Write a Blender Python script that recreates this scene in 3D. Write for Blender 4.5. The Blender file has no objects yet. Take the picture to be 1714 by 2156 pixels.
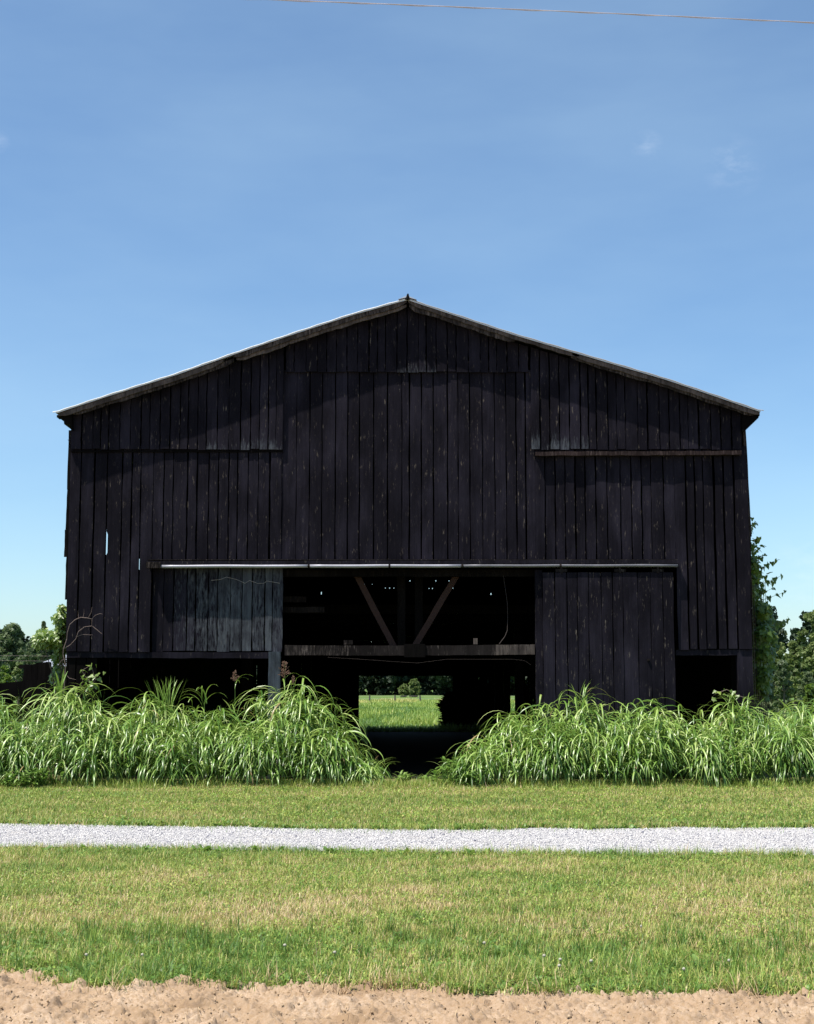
import bpy, math, random
import numpy as np
from mathutils import Vector
R = math.radians
scene = bpy.context.scene
COL = scene.collection

# ------------------------------------------------------------------ camera, sky, sun, exposure
F, CX, CY, HOR, CAMH = 3020.0, 857.0, 1078.0, 1440.0, 1.6
TH = math.atan((HOR - CY) / F)
cam = bpy.data.cameras.new('camera'); camo = bpy.data.objects.new('camera', cam); COL.objects.link(camo)
cam.sensor_fit = 'VERTICAL'; cam.sensor_height = 36.0; cam.lens = 36.0 * F / 2156.0
cam.clip_start = 0.1; cam.clip_end = 6000
camo.location = (0, 0, CAMH); camo.rotation_euler = (math.pi / 2 + TH, 0, 0)
scene.camera = camo

SUN_EL, SUN_PHI = 66.0, 58.0          # sun stands to the front left, high
world = bpy.data.worlds.new('World'); scene.world = world; world.use_nodes = True
wn = world.node_tree; wn.nodes.clear()
wo = wn.nodes.new('ShaderNodeOutputWorld'); wb = wn.nodes.new('ShaderNodeBackground')
sky = wn.nodes.new('ShaderNodeTexSky'); sky.sky_type = 'NISHITA'; sky.sun_disc = False
sky.sun_elevation = R(SUN_EL); sky.sun_rotation = R(180 + SUN_PHI)
sky.altitude = 0; sky.air_density = 0.95; sky.dust_density = 0.55; sky.ozone_density = 3
wb.inputs['Strength'].default_value = 0.1
# faint wisps of cloud, part of the sky
tc = wn.nodes.new('ShaderNodeTexCoord')
def wispmask(direction, radius, scale, thr):
    vn = wn.nodes.new('ShaderNodeVectorMath'); vn.operation = 'DISTANCE'
    vn.inputs[1].default_value = direction; wn.links.new(tc.outputs['Generated'], vn.inputs[0])
    mr = wn.nodes.new('ShaderNodeMapRange'); mr.inputs[1].default_value = 0; mr.inputs[2].default_value = radius
    mr.inputs[3].default_value = 1; mr.inputs[4].default_value = 0; wn.links.new(vn.outputs['Value'], mr.inputs[0])
    ns = wn.nodes.new('ShaderNodeTexNoise'); ns.inputs['Scale'].default_value = scale; ns.inputs['Detail'].default_value = 8
    ns.inputs['Roughness'].default_value = 0.65
    mp = wn.nodes.new('ShaderNodeMapping'); mp.inputs['Scale'].default_value = (1, 1, 2.2)
    mp.inputs['Rotation'].default_value = (0, 0.6, 0)
    wn.links.new(tc.outputs['Generated'], mp.inputs[0]); wn.links.new(mp.outputs[0], ns.inputs['Vector'])
    r2 = wn.nodes.new('ShaderNodeMapRange'); r2.inputs[1].default_value = thr; r2.inputs[2].default_value = thr + .25
    wn.links.new(ns.outputs[0], r2.inputs[0])
    mu = wn.nodes.new('ShaderNodeMath'); mu.operation = 'MULTIPLY'
    wn.links.new(mr.outputs[0], mu.inputs[0]); wn.links.new(r2.outputs[0], mu.inputs[1])
    return mu.outputs[0]
def raydir(u, v):
    x = (u - CX) / F; y = (CY - v) / F
    return (x, math.cos(TH) - y * math.sin(TH), y * math.cos(TH) + math.sin(TH))
def unit(d):
    return tuple(Vector(d).normalized())
acc = None
for (u, v, rad, sc, thr) in [(1362, 306, .012, 60, .42), (1545, 350, .022, 45, .45), (-2, 300, .008, 60, .4), (1700, 1190, .03, 35, .45), (1690, 1270, .02, 40, .5)]:
    m = wispmask(unit(raydir(u, v)), rad, sc, thr)
    if acc is None: acc = m
    else:
        ad = wn.nodes.new('ShaderNodeMath'); ad.operation = 'ADD'; wn.links.new(acc, ad.inputs[0]); wn.links.new(m, ad.inputs[1]); acc = ad.outputs[0]
mul = wn.nodes.new('ShaderNodeMath'); mul.operation = 'MULTIPLY'; mul.inputs[1].default_value = 0.13; wn.links.new(acc, mul.inputs[0])
mx = wn.nodes.new('ShaderNodeMix'); mx.data_type = 'RGBA'; mx.clamp_factor = True
mx.inputs['B'].default_value = (7.2, 7.6, 8.2, 1)
# thin uneven haze high in the sky, and the white balance of the whole sky
hz = wn.nodes.new('ShaderNodeTexNoise'); hz.inputs['Scale'].default_value = 2.6; hz.inputs['Detail'].default_value = 5; hz.inputs['Roughness'].default_value = .55
hm = wn.nodes.new('ShaderNodeMapping'); hm.inputs['Scale'].default_value = (1, 1, 3.2); hm.inputs['Rotation'].default_value = (0, .35, 0)
wn.links.new(tc.outputs['Generated'], hm.inputs[0]); wn.links.new(hm.outputs[0], hz.inputs['Vector'])
hr = wn.nodes.new('ShaderNodeMapRange'); hr.inputs[1].default_value = .38; hr.inputs[2].default_value = .68; hr.inputs[4].default_value = .13; wn.links.new(hz.outputs[0], hr.inputs[0])
hx = wn.nodes.new('ShaderNodeMix'); hx.data_type = 'RGBA'; hx.inputs['B'].default_value = (5.2, 6.2, 6.8, 1)
wn.links.new(hr.outputs[0], hx.inputs['Factor']); wn.links.new(sky.outputs[0], hx.inputs['A'])
wbal = wn.nodes.new('ShaderNodeMix'); wbal.data_type = 'RGBA'; wbal.blend_type = 'MULTIPLY'; wbal.inputs['Factor'].default_value = 1; wbal.inputs['B'].default_value = (.86, .98, 1.02, 1)
wn.links.new(hx.outputs['Result'], wbal.inputs['A'])
wn.links.new(mul.outputs[0], mx.inputs['Factor']); wn.links.new(wbal.outputs['Result'], mx.inputs['A'])
wn.links.new(mx.outputs['Result'], wb.inputs['Color']); wn.links.new(wb.outputs[0], wo.inputs[0])

SDIR = Vector((-math.sin(R(SUN_PHI)) * math.cos(R(SUN_EL)), -math.cos(R(SUN_PHI)) * math.cos(R(SUN_EL)), math.sin(R(SUN_EL))))
sl = bpy.data.lights.new('sun', 'SUN'); sl.energy = 4.8; sl.angle = R(0.53); sl.color = (1.0, 0.95, 0.87)
so = bpy.data.objects.new('sun', sl); COL.objects.link(so)
so.rotation_euler = SDIR.to_track_quat('Z', 'Y').to_euler(); so.location = (-20, -20, 60)
vs = scene.view_settings; vs.view_transform = 'Standard'; vs.look = 'None'; vs.exposure = 0.72; vs.gamma = 1.0
scene.cycles.max_bounces = 8; scene.cycles.transparent_max_bounces = 12

# ------------------------------------------------------------------ helpers
def P(u, v, Y):                       # the point at depth Y seen at (u, v) in the measured photograph
    d = raydir(u, v); k = Y / d[1]
    return (d[0] * k, Y, CAMH + d[2] * k)
def PX(u, v, Y): return P(u, v, Y)[0]
def PZ(v, Y): return P(857, v, Y)[2]
def G(u, v, z=0.0):                   # point on the ground
    d = raydir(u, v); k = (z - CAMH) / d[2]
    return (d[0] * k, d[1] * k)
def onX(u, v, X):                     # point on the plane x = X
    d = raydir(u, v); k = X / d[0]
    return (d[1] * k, CAMH + d[2] * k)

def tag(o, label=None, cat=None, group=None, kind=None):
    if label: o['label'] = label
    if cat: o['category'] = cat
    if group: o['group'] = group
    if kind: o['kind'] = kind
    return o
def empty(name, loc=(0, 0, 0)):
    o = bpy.data.objects.new(name, None); COL.objects.link(o); o.location = loc; o.empty_display_size = .2
    return o
class MB:
    def __init__(s): s.v = []; s.f = []; s.a = []
    def add(s, vs, fs, a=(.5, 0, 0)):
        b = len(s.v); s.v += [tuple(p) for p in vs]; s.a += [a] * len(vs)
        s.f += [tuple(i + b for i in f) for f in fs]
    def box(s, x0, x1, y0, y1, z0, z1, a=(.5, 0, 0)):
        s.add([(x0, y0, z0), (x1, y0, z0), (x1, y1, z0), (x0, y1, z0), (x0, y0, z1), (x1, y0, z1), (x1, y1, z1), (x0, y1, z1)],
              [(0, 3, 2, 1), (4, 5, 6, 7), (0, 1, 5, 4), (1, 2, 6, 5), (2, 3, 7, 6), (3, 0, 4, 7)], a)
    def rings(s, rings, a=(.5, 0, 0), cap=True, al=None):
        n = len(rings[0]); vs = [p for r in rings for p in r]; fs = []
        for i in range(len(rings) - 1):
            for j in range(n):
                k = (j + 1) % n
                fs.append((i * n + j, i * n + k, (i + 1) * n + k, (i + 1) * n + j))
        if cap:
            fs.append(tuple(range(n))[::-1]); fs.append(tuple((len(rings) - 1) * n + j for j in range(n)))
        s.add(vs, fs, a)
        if al: s.a[-len(vs):] = [q for q in al for _ in range(n)]
    def beam(s, p, q, w, h, a=(.5, 0, 0), up=(0, 1, 0), n=6, jit=.004, rng=random):
        p = Vector(p); q = Vector(q); d = (q - p).normalized(); up = Vector(up)
        sx = d.cross(up).normalized(); sy = sx.cross(d).normalized()
        rr = []
        for i in range(n + 1):
            c = p.lerp(q, i / n) + sx * rng.uniform(-jit, jit) + sy * rng.uniform(-jit, jit)
            rr.append([c + sx * (w / 2 + rng.uniform(-jit, jit)) * e + sy * h / 2 * g for e, g in ((-1, -1), (1, -1), (1, 1), (-1, 1))])
        s.rings(rr, a)
    def tube(s, pts, rads, n=5, a=(.5, 0, 0)):
        rr = []
        for i, p in enumerate(pts):
            p = Vector(p); t = Vector(pts[min(i + 1, len(pts) - 1)]) - Vector(pts[max(i - 1, 0)])
            if t.length < 1e-9: t = Vector((0, 0, 1))
            t.normalize(); ref = Vector((0, 1, 0)) if abs(t.y) < .8 else Vector((1, 0, 0))
            sx = t.cross(ref).normalized(); sy = sx.cross(t)
            r = rads[i] if hasattr(rads, '__len__') else rads
            rr.append([p + (sx * math.cos(2 * math.pi * j / n) + sy * math.sin(2 * math.pi * j / n)) * r for j in range(n)])
        s.rings(rr, a)
    def build(s, name, mat, parent=None, loc=None, smooth=False):
        return rawmesh(name, np.array(s.v, dtype=np.float32), s.f, mat, parent, np.array(s.a, dtype=np.float32), smooth, loc)
def rawmesh(name, V, faces, mat, parent=None, attr=None, smooth=False, loc=None):
    me = bpy.data.meshes.new(name)
    V = np.asarray(V, dtype=np.float32)
    base = np.zeros(3, dtype=np.float32)
    if parent is not None: base += np.array(abs_loc(parent), dtype=np.float32)
    if loc is not None: V = V - np.array(loc, dtype=np.float32)
    else: V = V - base
    if isinstance(faces, np.ndarray):
        nf, k = faces.shape
        me.vertices.add(len(V)); me.vertices.foreach_set('co', V.ravel())
        me.loops.add(nf * k); me.loops.foreach_set('vertex_index', faces.astype(np.int32).ravel())
        me.polygons.add(nf); me.polygons.foreach_set('loop_start', np.arange(0, nf * k, k, dtype=np.int32))
        me.update(calc_edges=True)
    else:
        me.from_pydata(V.tolist(), [], faces); me.update()
    if attr is not None:
        at = me.color_attributes.new('tint', 'FLOAT_COLOR', 'POINT')
        A = np.ones((len(V), 4), dtype=np.float32); A[:, :attr.shape[1]] = attr
        at.data.foreach_set('color', A.ravel())
    if smooth: me.polygons.foreach_set('use_smooth', np.ones(len(me.polygons), dtype=bool))
    me.materials.append(mat)
    o = bpy.data.objects.new(name, me); COL.objects.link(o)
    if parent is not None:
        o.parent = parent
        if loc is not None: o.location = np.array(loc) - base
    elif loc is not None: o.location = loc
    return o
def abs_loc(o):
    p = Vector((0, 0, 0))
    while o is not None: p += o.location; o = o.parent
    return p

def vnoise(x, y, seed=0):             # smooth value noise in 0..1
    xi = np.floor(x).astype(np.int64); yi = np.floor(y).astype(np.int64); fx = x - xi; fy = y - yi
    fx = fx * fx * (3 - 2 * fx); fy = fy * fy * (3 - 2 * fy)
    def h(a, b):
        n = (a * 374761393 + b * 668265263 + seed * 1442695041) & 0xffffffff
        n = ((n ^ (n >> 13)) * 1274126177) & 0xffffffff
        return ((n ^ (n >> 16)) & 0xffff) / 65535.0
    return (h(xi, yi) * (1 - fx) + h(xi + 1, yi) * fx) * (1 - fy) + (h(xi, yi + 1) * (1 - fx) + h(xi + 1, yi + 1) * fx) * fy
def fbm(x, y, seed=0, o=4, g=.5):
    s = 0; a = 1; t = 0
    for i in range(o):
        s = s + a * vnoise(x * 2 ** i, y * 2 ** i, seed + i); t += a; a *= g
    return s / t

def ribbons(P0, az, length, e0, e1, width, seg=6, vfold=.25, curve=1.2, roll=None, wave=None, taper='leaf'):
    """N curved leaves from arrays; three vertices across when folded, else two"""
    N = len(P0); t = np.linspace(0, 1, seg + 1)
    s = np.clip(t[None] * 1.0, 0, 1) ** curve
    el = e0[:, None] + (e1 - e0)[:, None] * s
    a = az[:, None] + (0 if wave is None else wave[:, None] * t[None] ** 1.5)
    ds = length[:, None] / seg
    dx = np.cos(el) * np.cos(a) * ds; dy = np.cos(el) * np.sin(a) * ds; dz = np.sin(el) * ds
    C = np.zeros((N, seg + 1, 3)); C[:, 0] = P0
    C[:, 1:, 0] = P0[:, None, 0] + np.cumsum(dx[:, :-1], 1); C[:, 1:, 1] = P0[:, None, 1] + np.cumsum(dy[:, :-1], 1)
    C[:, 1:, 2] = P0[:, None, 2] + np.cumsum(dz[:, :-1], 1)
    if taper == 'leaf': w = np.sin(np.pi * np.clip(t * .93 + .07, 0, 1)) ** .55 * (1 - .25 * t); w[-1] = .02; w[0] = .45
    else: w = 1 - .85 * t ** 1.6
    W = width[:, None] * w[None] / 2
    rl = np.zeros(N) if roll is None else roll
    side = np.stack([-np.sin(a) * np.cos(rl)[:, None], np.cos(a) * np.cos(rl)[:, None], np.sin(rl)[:, None] * np.ones_like(a)], -1)
    if vfold > 0:
        nrm = np.stack([-np.sin(el) * np.cos(a), -np.sin(el) * np.sin(a), np.cos(el)], -1)
        L = C - side * W[..., None] + nrm * W[..., None] * vfold; Rr = C + side * W[..., None] + nrm * W[..., None] * vfold
        V = np.stack([L, C, Rr], 2); m = 3
    else:
        V = np.stack([C - side * W[..., None], C + side * W[..., None]], 2); m = 2
    idx = np.arange(N)[:, None, None] * (seg + 1) * m + np.arange(seg)[None, :, None] * m + np.arange(m - 1)[None, None, :]
    Fq = np.stack([idx, idx + 1, idx + 1 + m, idx + m], -1).reshape(-1, 4)
    return V.reshape(-1, 3), Fq, (seg + 1) * m
def joinarr(parts):
    V = []; Fq = []; A = []; b = 0
    for v, f, a in parts:
        V.append(v); Fq.append(f + b); A.append(a); b += len(v)
    return np.concatenate(V), np.concatenate(Fq), np.concatenate(A)

# ------------------------------------------------------------------ materials
class NT:
    def __init__(s, name, rough=.8, spec=.3):
        s.m = bpy.data.materials.new(name); s.m.use_nodes = True; s.t = s.m.node_tree
        s.b = s.t.nodes['Principled BSDF']; s.b.inputs['Roughness'].default_value = rough
        s.b.inputs['Specular IOR Level'].default_value = spec
        s.out = s.t.nodes['Material Output']
        s.g = s.t.nodes.new('ShaderNodeNewGeometry')
    def n(s, ty, **kw):
        x = s.t.nodes.new(ty)
        for k, v in kw.items(): setattr(x, k, v)
        return x
    def lk(s, a, b): s.t.links.new(a, b)
    def pos(s, sc=(1, 1, 1)):
        m = s.n('ShaderNodeMapping'); m.inputs['Scale'].default_value = sc; s.lk(s.g.outputs['Position'], m.inputs[0]); return m.outputs[0]
    def noise(s, scale, sc=(1, 1, 1), detail=4, rough=.55):
        x = s.n('ShaderNodeTexNoise'); x.inputs['Scale'].default_value = scale; x.inputs['Detail'].default_value = detail
        x.inputs['Roughness'].default_value = rough; s.lk(s.pos(sc), x.inputs['Vector']); return x.outputs[0]
    def rng(s, val, a, b, c=0., d=1.):
        x = s.n('ShaderNodeMapRange'); s.lk(val, x.inputs[0])
        for i, q in enumerate((a, b, c, d)): x.inputs[i + 1].default_value = q
        return x.outputs[0]
    def math(s, op, a, b):
        x = s.n('ShaderNodeMath', operation=op)
        for i, q in enumerate((a, b)):
            if isinstance(q, (int, float)): x.inputs[i].default_value = q
            else: s.lk(q, x.inputs[i])
        return x.outputs[0]
    def mix(s, fac, a, b):
        x = s.n('ShaderNodeMix', data_type='RGBA')
        for k, q in (('Factor', fac), ('A', a), ('B', b)):
            if isinstance(q, (int, float)): x.inputs[k].default_value = q
            elif isinstance(q, tuple): x.inputs[k].default_value = q + (1,)
            else: s.lk(q, x.inputs[k])
        return x.outputs['Result']
    def tint(s):
        a = s.n('ShaderNodeAttribute', attribute_name='tint'); x = s.n('ShaderNodeSeparateColor'); s.lk(a.outputs['Color'], x.inputs[0])
        return x.outputs
    def ramp(s, fac, stops):
        x = s.n('ShaderNodeValToRGB'); e = x.color_ramp.elements
        while len(e) < len(stops): e.new(.5)
        for q, (p, c) in zip(e, stops): q.position = p; q.color = c + (1,)
        s.lk(fac, x.inputs[0]); return x.outputs[0]
    def col(s, c): 
        if isinstance(c, tuple): s.b.inputs['Base Color'].default_value = c + (1,)
        else: s.lk(c, s.b.inputs['Base Color'])
    def bump(s, h, strength=.4, dist=.01):
        x = s.n('ShaderNodeBump'); x.inputs['Strength'].default_value = strength; x.inputs['Distance'].default_value = dist
        s.lk(h, x.inputs['Height']); s.lk(x.outputs[0], s.b.inputs['Normal'])
    def translucent(s, c, fac):
        tr = s.n('ShaderNodeBsdfTranslucent'); ms = s.n('ShaderNodeMixShader'); ms.inputs[0].default_value = fac
        if isinstance(c, tuple): tr.inputs[0].default_value = c + (1,)
        else: s.lk(c, tr.inputs[0])
        s.lk(s.b.outputs[0], ms.inputs[1]); s.lk(tr.outputs[0], ms.inputs[2]); s.lk(ms.outputs[0], s.out.inputs[0])

def painted_board(name, dark, fleck, pale, flecks=.66, sc=1.0):
    """old black paint on rough boards: tint.r = board shade, tint.g = bleaching of the board, also its painted sunlit foot"""
    k = NT(name, .75, .03); t = k.tint()
    grain = k.noise(26, (1, 1, .05), 6, .6); patch = k.noise(2.2, (1, 1, .35), 5, .6); fl = k.noise(38, (1, 1, .16), 6, .7)
    blot = k.noise(7, (1, 1, .5), 4)
    base = k.mix(k.rng(patch, .42, .66), tuple(c * .85 for c in dark), tuple(c * 2.3 for c in dark))
    base = k.mix(k.rng(grain, .3, .7, 0, .45), base, tuple(c * .35 for c in dark))
    base = k.mix(k.rng(t[0], 0, 1, 0, .55), base, tuple(c * .45 for c in dark))
    base = k.mix(k.math('MULTIPLY', k.rng(fl, flecks, flecks + .12), k.rng(blot, .45, .68)), base, fleck)
    bleach_lit = k.rng(k.math('ADD', fl, k.math('MULTIPLY', t[1], .42)), .64, .78)
    bleach_lit = k.math('MULTIPLY', bleach_lit, k.math('POWER', t[1], .6))
    bleach_lit = k.math('MULTIPLY', bleach_lit, k.rng(grain, .3, .62, .3, 1.0))
    bleach_lit = k.math('MULTIPLY', bleach_lit, k.rng(blot, .36, .56, .45, 1.0))
    base = k.mix(bleach_lit, base, pale)
    k.col(base); k.bump(k.math('ADD', grain, k.math('MULTIPLY', blot, .5)), .55, .012)
    return k.m
M_BLACK = painted_board('black_barn_paint', (.0114, .0101, .0148), (.2, .165, .13), (.085, .095, .108), .585)
M_GREY = painted_board('weathered_board', (.014, .0115, .011), (.12, .1, .09), (.135, .108, .096), .55)
M_BROWN = painted_board('brown_rail_wood', (.022, .015, .0145), (.14, .11, .1), (.085, .062, .058), .55)
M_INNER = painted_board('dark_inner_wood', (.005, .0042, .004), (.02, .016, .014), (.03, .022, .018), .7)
M_POSTG = painted_board('blue_grey_post', (.01, .011, .013), (.07, .07, .07), (.075, .09, .108), .6)
def simple(name, c, rough=.8, spec=.3, metal=0, var=.25, scale=6):
    k = NT(name, rough, spec); k.b.inputs['Metallic'].default_value = metal
    n = k.noise(scale, (1, 1, 1), 5); k.col(k.mix(n, tuple(q * (1 - var) for q in c), tuple(q * (1 + var) for q in c)))
    k.bump(k.noise(scale * 6, (1, 1, 1), 4), .25, .01); return k.m
M_ROOF = simple('roof_metal', (.52, .52, .54), .42, .5, .6, .25, 3)
M_PIPE = simple('track_pipe_metal', (.3, .3, .34), .5, .4, .3, .35, 3)
M_PIPED = simple('dull_track_pipe', (.12, .12, .135), .5, .4, .2, .5, 6)  # darker, duller metal for the right stretch of pipe
M_WIRE = simple('wire', (.35, .31, .31), .5, .5)
M_CABLE = simple('cable_insulation', (.06, .045, .04), .6)
M_EDGE = simple('sunlit_roof_edge', (.8, .8, .82), .45, .5)  # left roof edge toned bright for the sun falling on it
M_EDGE2 = simple('dim_side_roof_edge', (.36, .35, .36), .45, .5)  # same edge in a darker tone for the less sunlit right slope
M_PINK = simple('pale_wire', (.5, .46, .47), .5)
M_BRACE = simple('brace_wood', (.034, .017, .013), .8, .2, 0, .35, 9)
M_TWIG = simple('bare_twig', (.15, .11, .095), .8)
M_STRAW = simple('straw', (.46, .33, .19), .7)
M_BARK = simple('bark', (.10, .08, .06), .9)
M_SHEET = simple('pale_sheet_metal', (.5, .5, .53), .5, .5, .2)
M_POST = simple('fence_post_wood', (.09, .075, .07), .9)
M_WHITE = simple('white_siding', (.7, .7, .7), .7)
M_FLOWER = simple('clover_flower', (.36, .34, .27), .9, .1)

def leafmat(name, stops, trans=.35, rough=.42, spec=.5, tcol=(.25, .42, .05)):
    k = NT(name, rough, spec); t = k.tint(); c = k.ramp(t[0], stops); k.col(c)
    tm = k.mix(.5, c, tcol); k.translucent(tm, trans); return k.m
M_TALL = leafmat('tall_grass_leaf', [(0, (.055, .13, .02)), (.35, (.145, .265, .045)), (.7, (.3, .42, .1)), (.96, (.48, .55, .22)), (1, (.34, .24, .12))], .25, .36, .6, (.34, .5, .07))
M_LAWN = leafmat('lawn_blade', [(0, (.055, .135, .02)), (.2, (.145, .26, .04)), (.4, (.3, .385, .07)), (.6, (.46, .44, .13)), (.78, (.54, .36, .18)), (1, (.68, .52, .33))], .24, .5, .35, (.4, .46, .1))
M_WEED = leafmat('weed_leaf', [(0, (.07, .15, .03)), (.6, (.14, .25, .05)), (1, (.22, .32, .08))], .3, .42, .45)
M_VINE = leafmat('vine_leaf', [(0, (.05, .1, .02)), (.6, (.14, .22, .04)), (1, (.27, .35, .08))], .35, .4, .5)
M_SEED = leafmat('seed_head', [(0, (.18, .1, .07)), (1, (.32, .19, .14))], .2, .7, .2, (.3, .15, .1))
M_FAR = leafmat('far_tree_leaf', [(0, (.06, .09, .045)), (.6, (.125, .165, .08)), (1, (.22, .26, .12))], .38, .55, .3, (.16, .24, .07))
M_SHADEW = leafmat('shade_toned_leaf', [(0, (.012, .026, .014)), (.7, (.022, .042, .02)), (1, (.06, .08, .03))], .15, .6, .2, (.04, .08, .02))  # shade under the trees put into a darker leaf colour
M_FARLIGHT = leafmat('light_tree_leaf', [(0, (.08, .115, .038)), (.6, (.165, .215, .068)), (1, (.29, .33, .12))], .38, .55, .3, (.2, .28, .06))

def groundmat(name, cols, scale=3, b=.3, bs=40):
    k = NT(name, .95, .1); n = k.noise(scale, (1, 1, 1), 6, .6); f = k.noise(bs, (1, 1, 1), 5, .7)
    c = k.ramp(n, [(.3, cols[0]), (.5, cols[1]), (.7, cols[2])])
    k.col(k.mix(k.rng(f, .35, .65), c, tuple(q * .6 for q in cols[1]))); k.bump(f, b, .03); return k.m
M_LAWNG = groundmat('lawn_soil', [(.11, .13, .04), (.16, .155, .06), (.25, .19, .1)], 2.2)
M_MEADOW = groundmat('meadow_ground', [(.09, .17, .04), (.12, .2, .05), (.18, .24, .07)], .25, .5, 8)
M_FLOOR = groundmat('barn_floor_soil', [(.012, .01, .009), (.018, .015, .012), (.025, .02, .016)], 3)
def soilmat():
    k = NT('tan_soil', .95, .1); n = k.noise(2.5, (1, 1, 1), 6, .6); f = k.noise(60, (1, 1, 1), 6, .7); t = k.tint()
    c = k.ramp(n, [(.3, (.255, .172, .108)), (.5, (.35, .252, .172)), (.72, (.46, .355, .26))])
    c = k.mix(k.rng(f, .4, .68), c, (.27, .18, .1)); k.col(c); k.bump(k.math('ADD', f, k.noise(14)), .5, .012); return k.m
M_SOIL = soilmat()
def clodmat():
    k = NT('clod', .95, .1); k.col(k.ramp(k.tint()[0], [(0, (.24, .16, .09)), (.5, (.33, .235, .145)), (1, (.43, .33, .22))])); return k.m
M_CLOD = clodmat()
def gravelmat():
    k = NT('gravel_stone', .9, .2); t = k.tint()
    k.col(k.ramp(t[0], [(0, (.13, .13, .17)), (.1, (.2, .195, .22)), (.2, (.38, .37, .38)), (.6, (.485, .465, .445)), (1, (.6, .575, .555))])); return k.m
M_GRAVEL = gravelmat()
def roadmat():
    k = NT('gravel_bed', .95, .15)
    v = k.n('ShaderNodeTexVoronoi'); v.inputs['Scale'].default_value = 42; k.lk(k.pos(), v.inputs['Vector'])
    n = k.noise(1.6, (1, 1, 1), 5)
    s = k.n('ShaderNodeSeparateColor'); k.lk(v.outputs['Color'], s.inputs[0])
    c = k.ramp(s.outputs[0], [(0, (.3, .29, .3)), (.3, (.41, .395, .39)), (1, (.49, .47, .46))])
    k.col(k.mix(k.rng(n, .5, .75, 0, .4), c, (.36, .3, .22))); k.bump(v.outputs['Distance'], .8, .02); return k.m
M_ROAD = roadmat()

rnd = random.Random(5); nr = np.random.default_rng(7)

# ------------------------------------------------------------------ ground
edge_pts = [(-400, 2030), (0, 2041), (50, 2059), (100, 2072), (200, 2080), (300, 2079), (350, 2072), (380, 2066), (500, 2084), (620, 2078), (857, 2083), (1007, 2088), (1307, 2093), (1500, 2091), (1714, 2099), (2100, 2104)]
_ex = [G(u, v) for u, v in edge_pts]
def soil_edge(x):
    x = np.asarray(x, dtype=float)
    return np.interp(x, [p[0] for p in _ex], [p[1] for p in _ex]) + (fbm(x * 3, x * 0 + 3, 4) - .5) * .16
_rf = [G(u, v) for u, v in [(-1500, 1728), (0, 1735), (500, 1743), (857, 1747), (1250, 1746), (1714, 1742), (3200, 1738)]]
_rn = [G(u, v) for u, v in [(-1500, 1775), (0, 1783), (500, 1790), (857, 1795), (1250, 1799), (1714, 1803), (3200, 1812)]]
def road_far(x): return np.interp(x, [p[0] for p in _rf], [p[1] for p in _rf]) + (fbm(np.asarray(x) * 2., np.asarray(x) * 0, 8, 5, .7) - .5) * .4
def road_near(x): return np.interp(x, [p[0] for p in _rn], [p[1] for p in _rn]) + (fbm(np.asarray(x) * 2., np.asarray(x) * 0, 9, 5, .7) - .5) * .34

def strip(name, xs, f0, f1, z, mat, rows=1, **tags):
    a = f0(xs); b = f1(xs); t = np.linspace(0, 1, rows + 1)
    Y = a[None] * (1 - t[:, None]) + b[None] * t[:, None]; X = np.repeat(xs[None], rows + 1, 0)
    V = np.stack([X, Y, np.full_like(X, z)], -1).reshape(-1, 3); n = len(xs)
    i = (np.arange(rows)[:, None] * n + np.arange(n - 1)[None]).ravel()
    o = rawmesh(name, V, np.stack([i, i + 1, i + n + 1, i + n], 1), mat); tag(o, **tags); return o
xs = np.concatenate([np.linspace(-2500, -16, 12), np.linspace(-15, 15, 400), np.linspace(16, 2500, 12)])
strip('lawn', xs, soil_edge, lambda x: x * 0 + 40.0, 0, M_LAWNG, kind='structure')
strip('meadow', xs, lambda x: x * 0 + 40.0, lambda x: x * 0 + 3000, 0, M_MEADOW, kind='structure')
xr = np.linspace(-60, 60, 900)
strip('gravel_road', xr, road_near, road_far, .006, M_ROAD, kind='structure')
strip('field', xs, lambda x: x * 0 - 1500.0, soil_edge, -.09, M_SOIL, kind='structure')
# tilled soil in relief
gx = np.arange(-4.6, 4.6, .011); gy = np.arange(5.9, 8.75, .01)
X, Y = np.meshgrid(gx, gy)
e = soil_edge(gx)[None]
def soil_relief(X, Y):
    wx = X + (vnoise(X * 7, Y * 7, 90) - .5) * .12; wy = Y + (vnoise(X * 7, Y * 7, 91) - .5) * .12
    rid = 1 - np.abs(2 * fbm(wx * 4.5, wy * 6, 23, 3, .7) - 1); rid = rid * np.clip((fbm(X * 2.3, Y * 3, 29, 2) - .45) * 6, 0, 1)
    return np.clip(fbm(wx * 14, wy * 16, 21, 4, .65) - .5, 0, 1) * .12 + np.clip(fbm(wx * 5, wy * 6, 25, 3, .6) - .56, 0, 1) * .13 - np.clip(rid - .86, 0, 1) * .16 + (fbm(X * 36, Y * 40, 31, 3, .8) - .5) * .055
clod = soil_relief(X, Y) + (fbm(X * 2.2, Y * 2.2, 41, 2) - .5) * .03
ridge = np.exp(-((Y - e) / .1) ** 2) * .008
Z = clod + ridge - .012
Z = np.where(Y > e + .03, Z - np.clip((Y - e - .03) / .1, 0, 1) * .09, np.maximum(Z, -.03))
nx = len(gx); ii = (np.arange(len(gy) - 1)[:, None] * nx + np.arange(nx - 1)[None]).ravel()
tag(rawmesh('tilled_soil', np.stack([X, Y, Z], -1).reshape(-1, 3), np.stack([ii, ii + 1, ii + nx + 1, ii + nx], 1), M_SOIL, smooth=True), kind='structure')
def soil_z(x, y):
    return soil_relief(x, y) + (fbm(x * 2.2, y * 2.2, 41, 2) - .5) * .03 - .012

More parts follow.
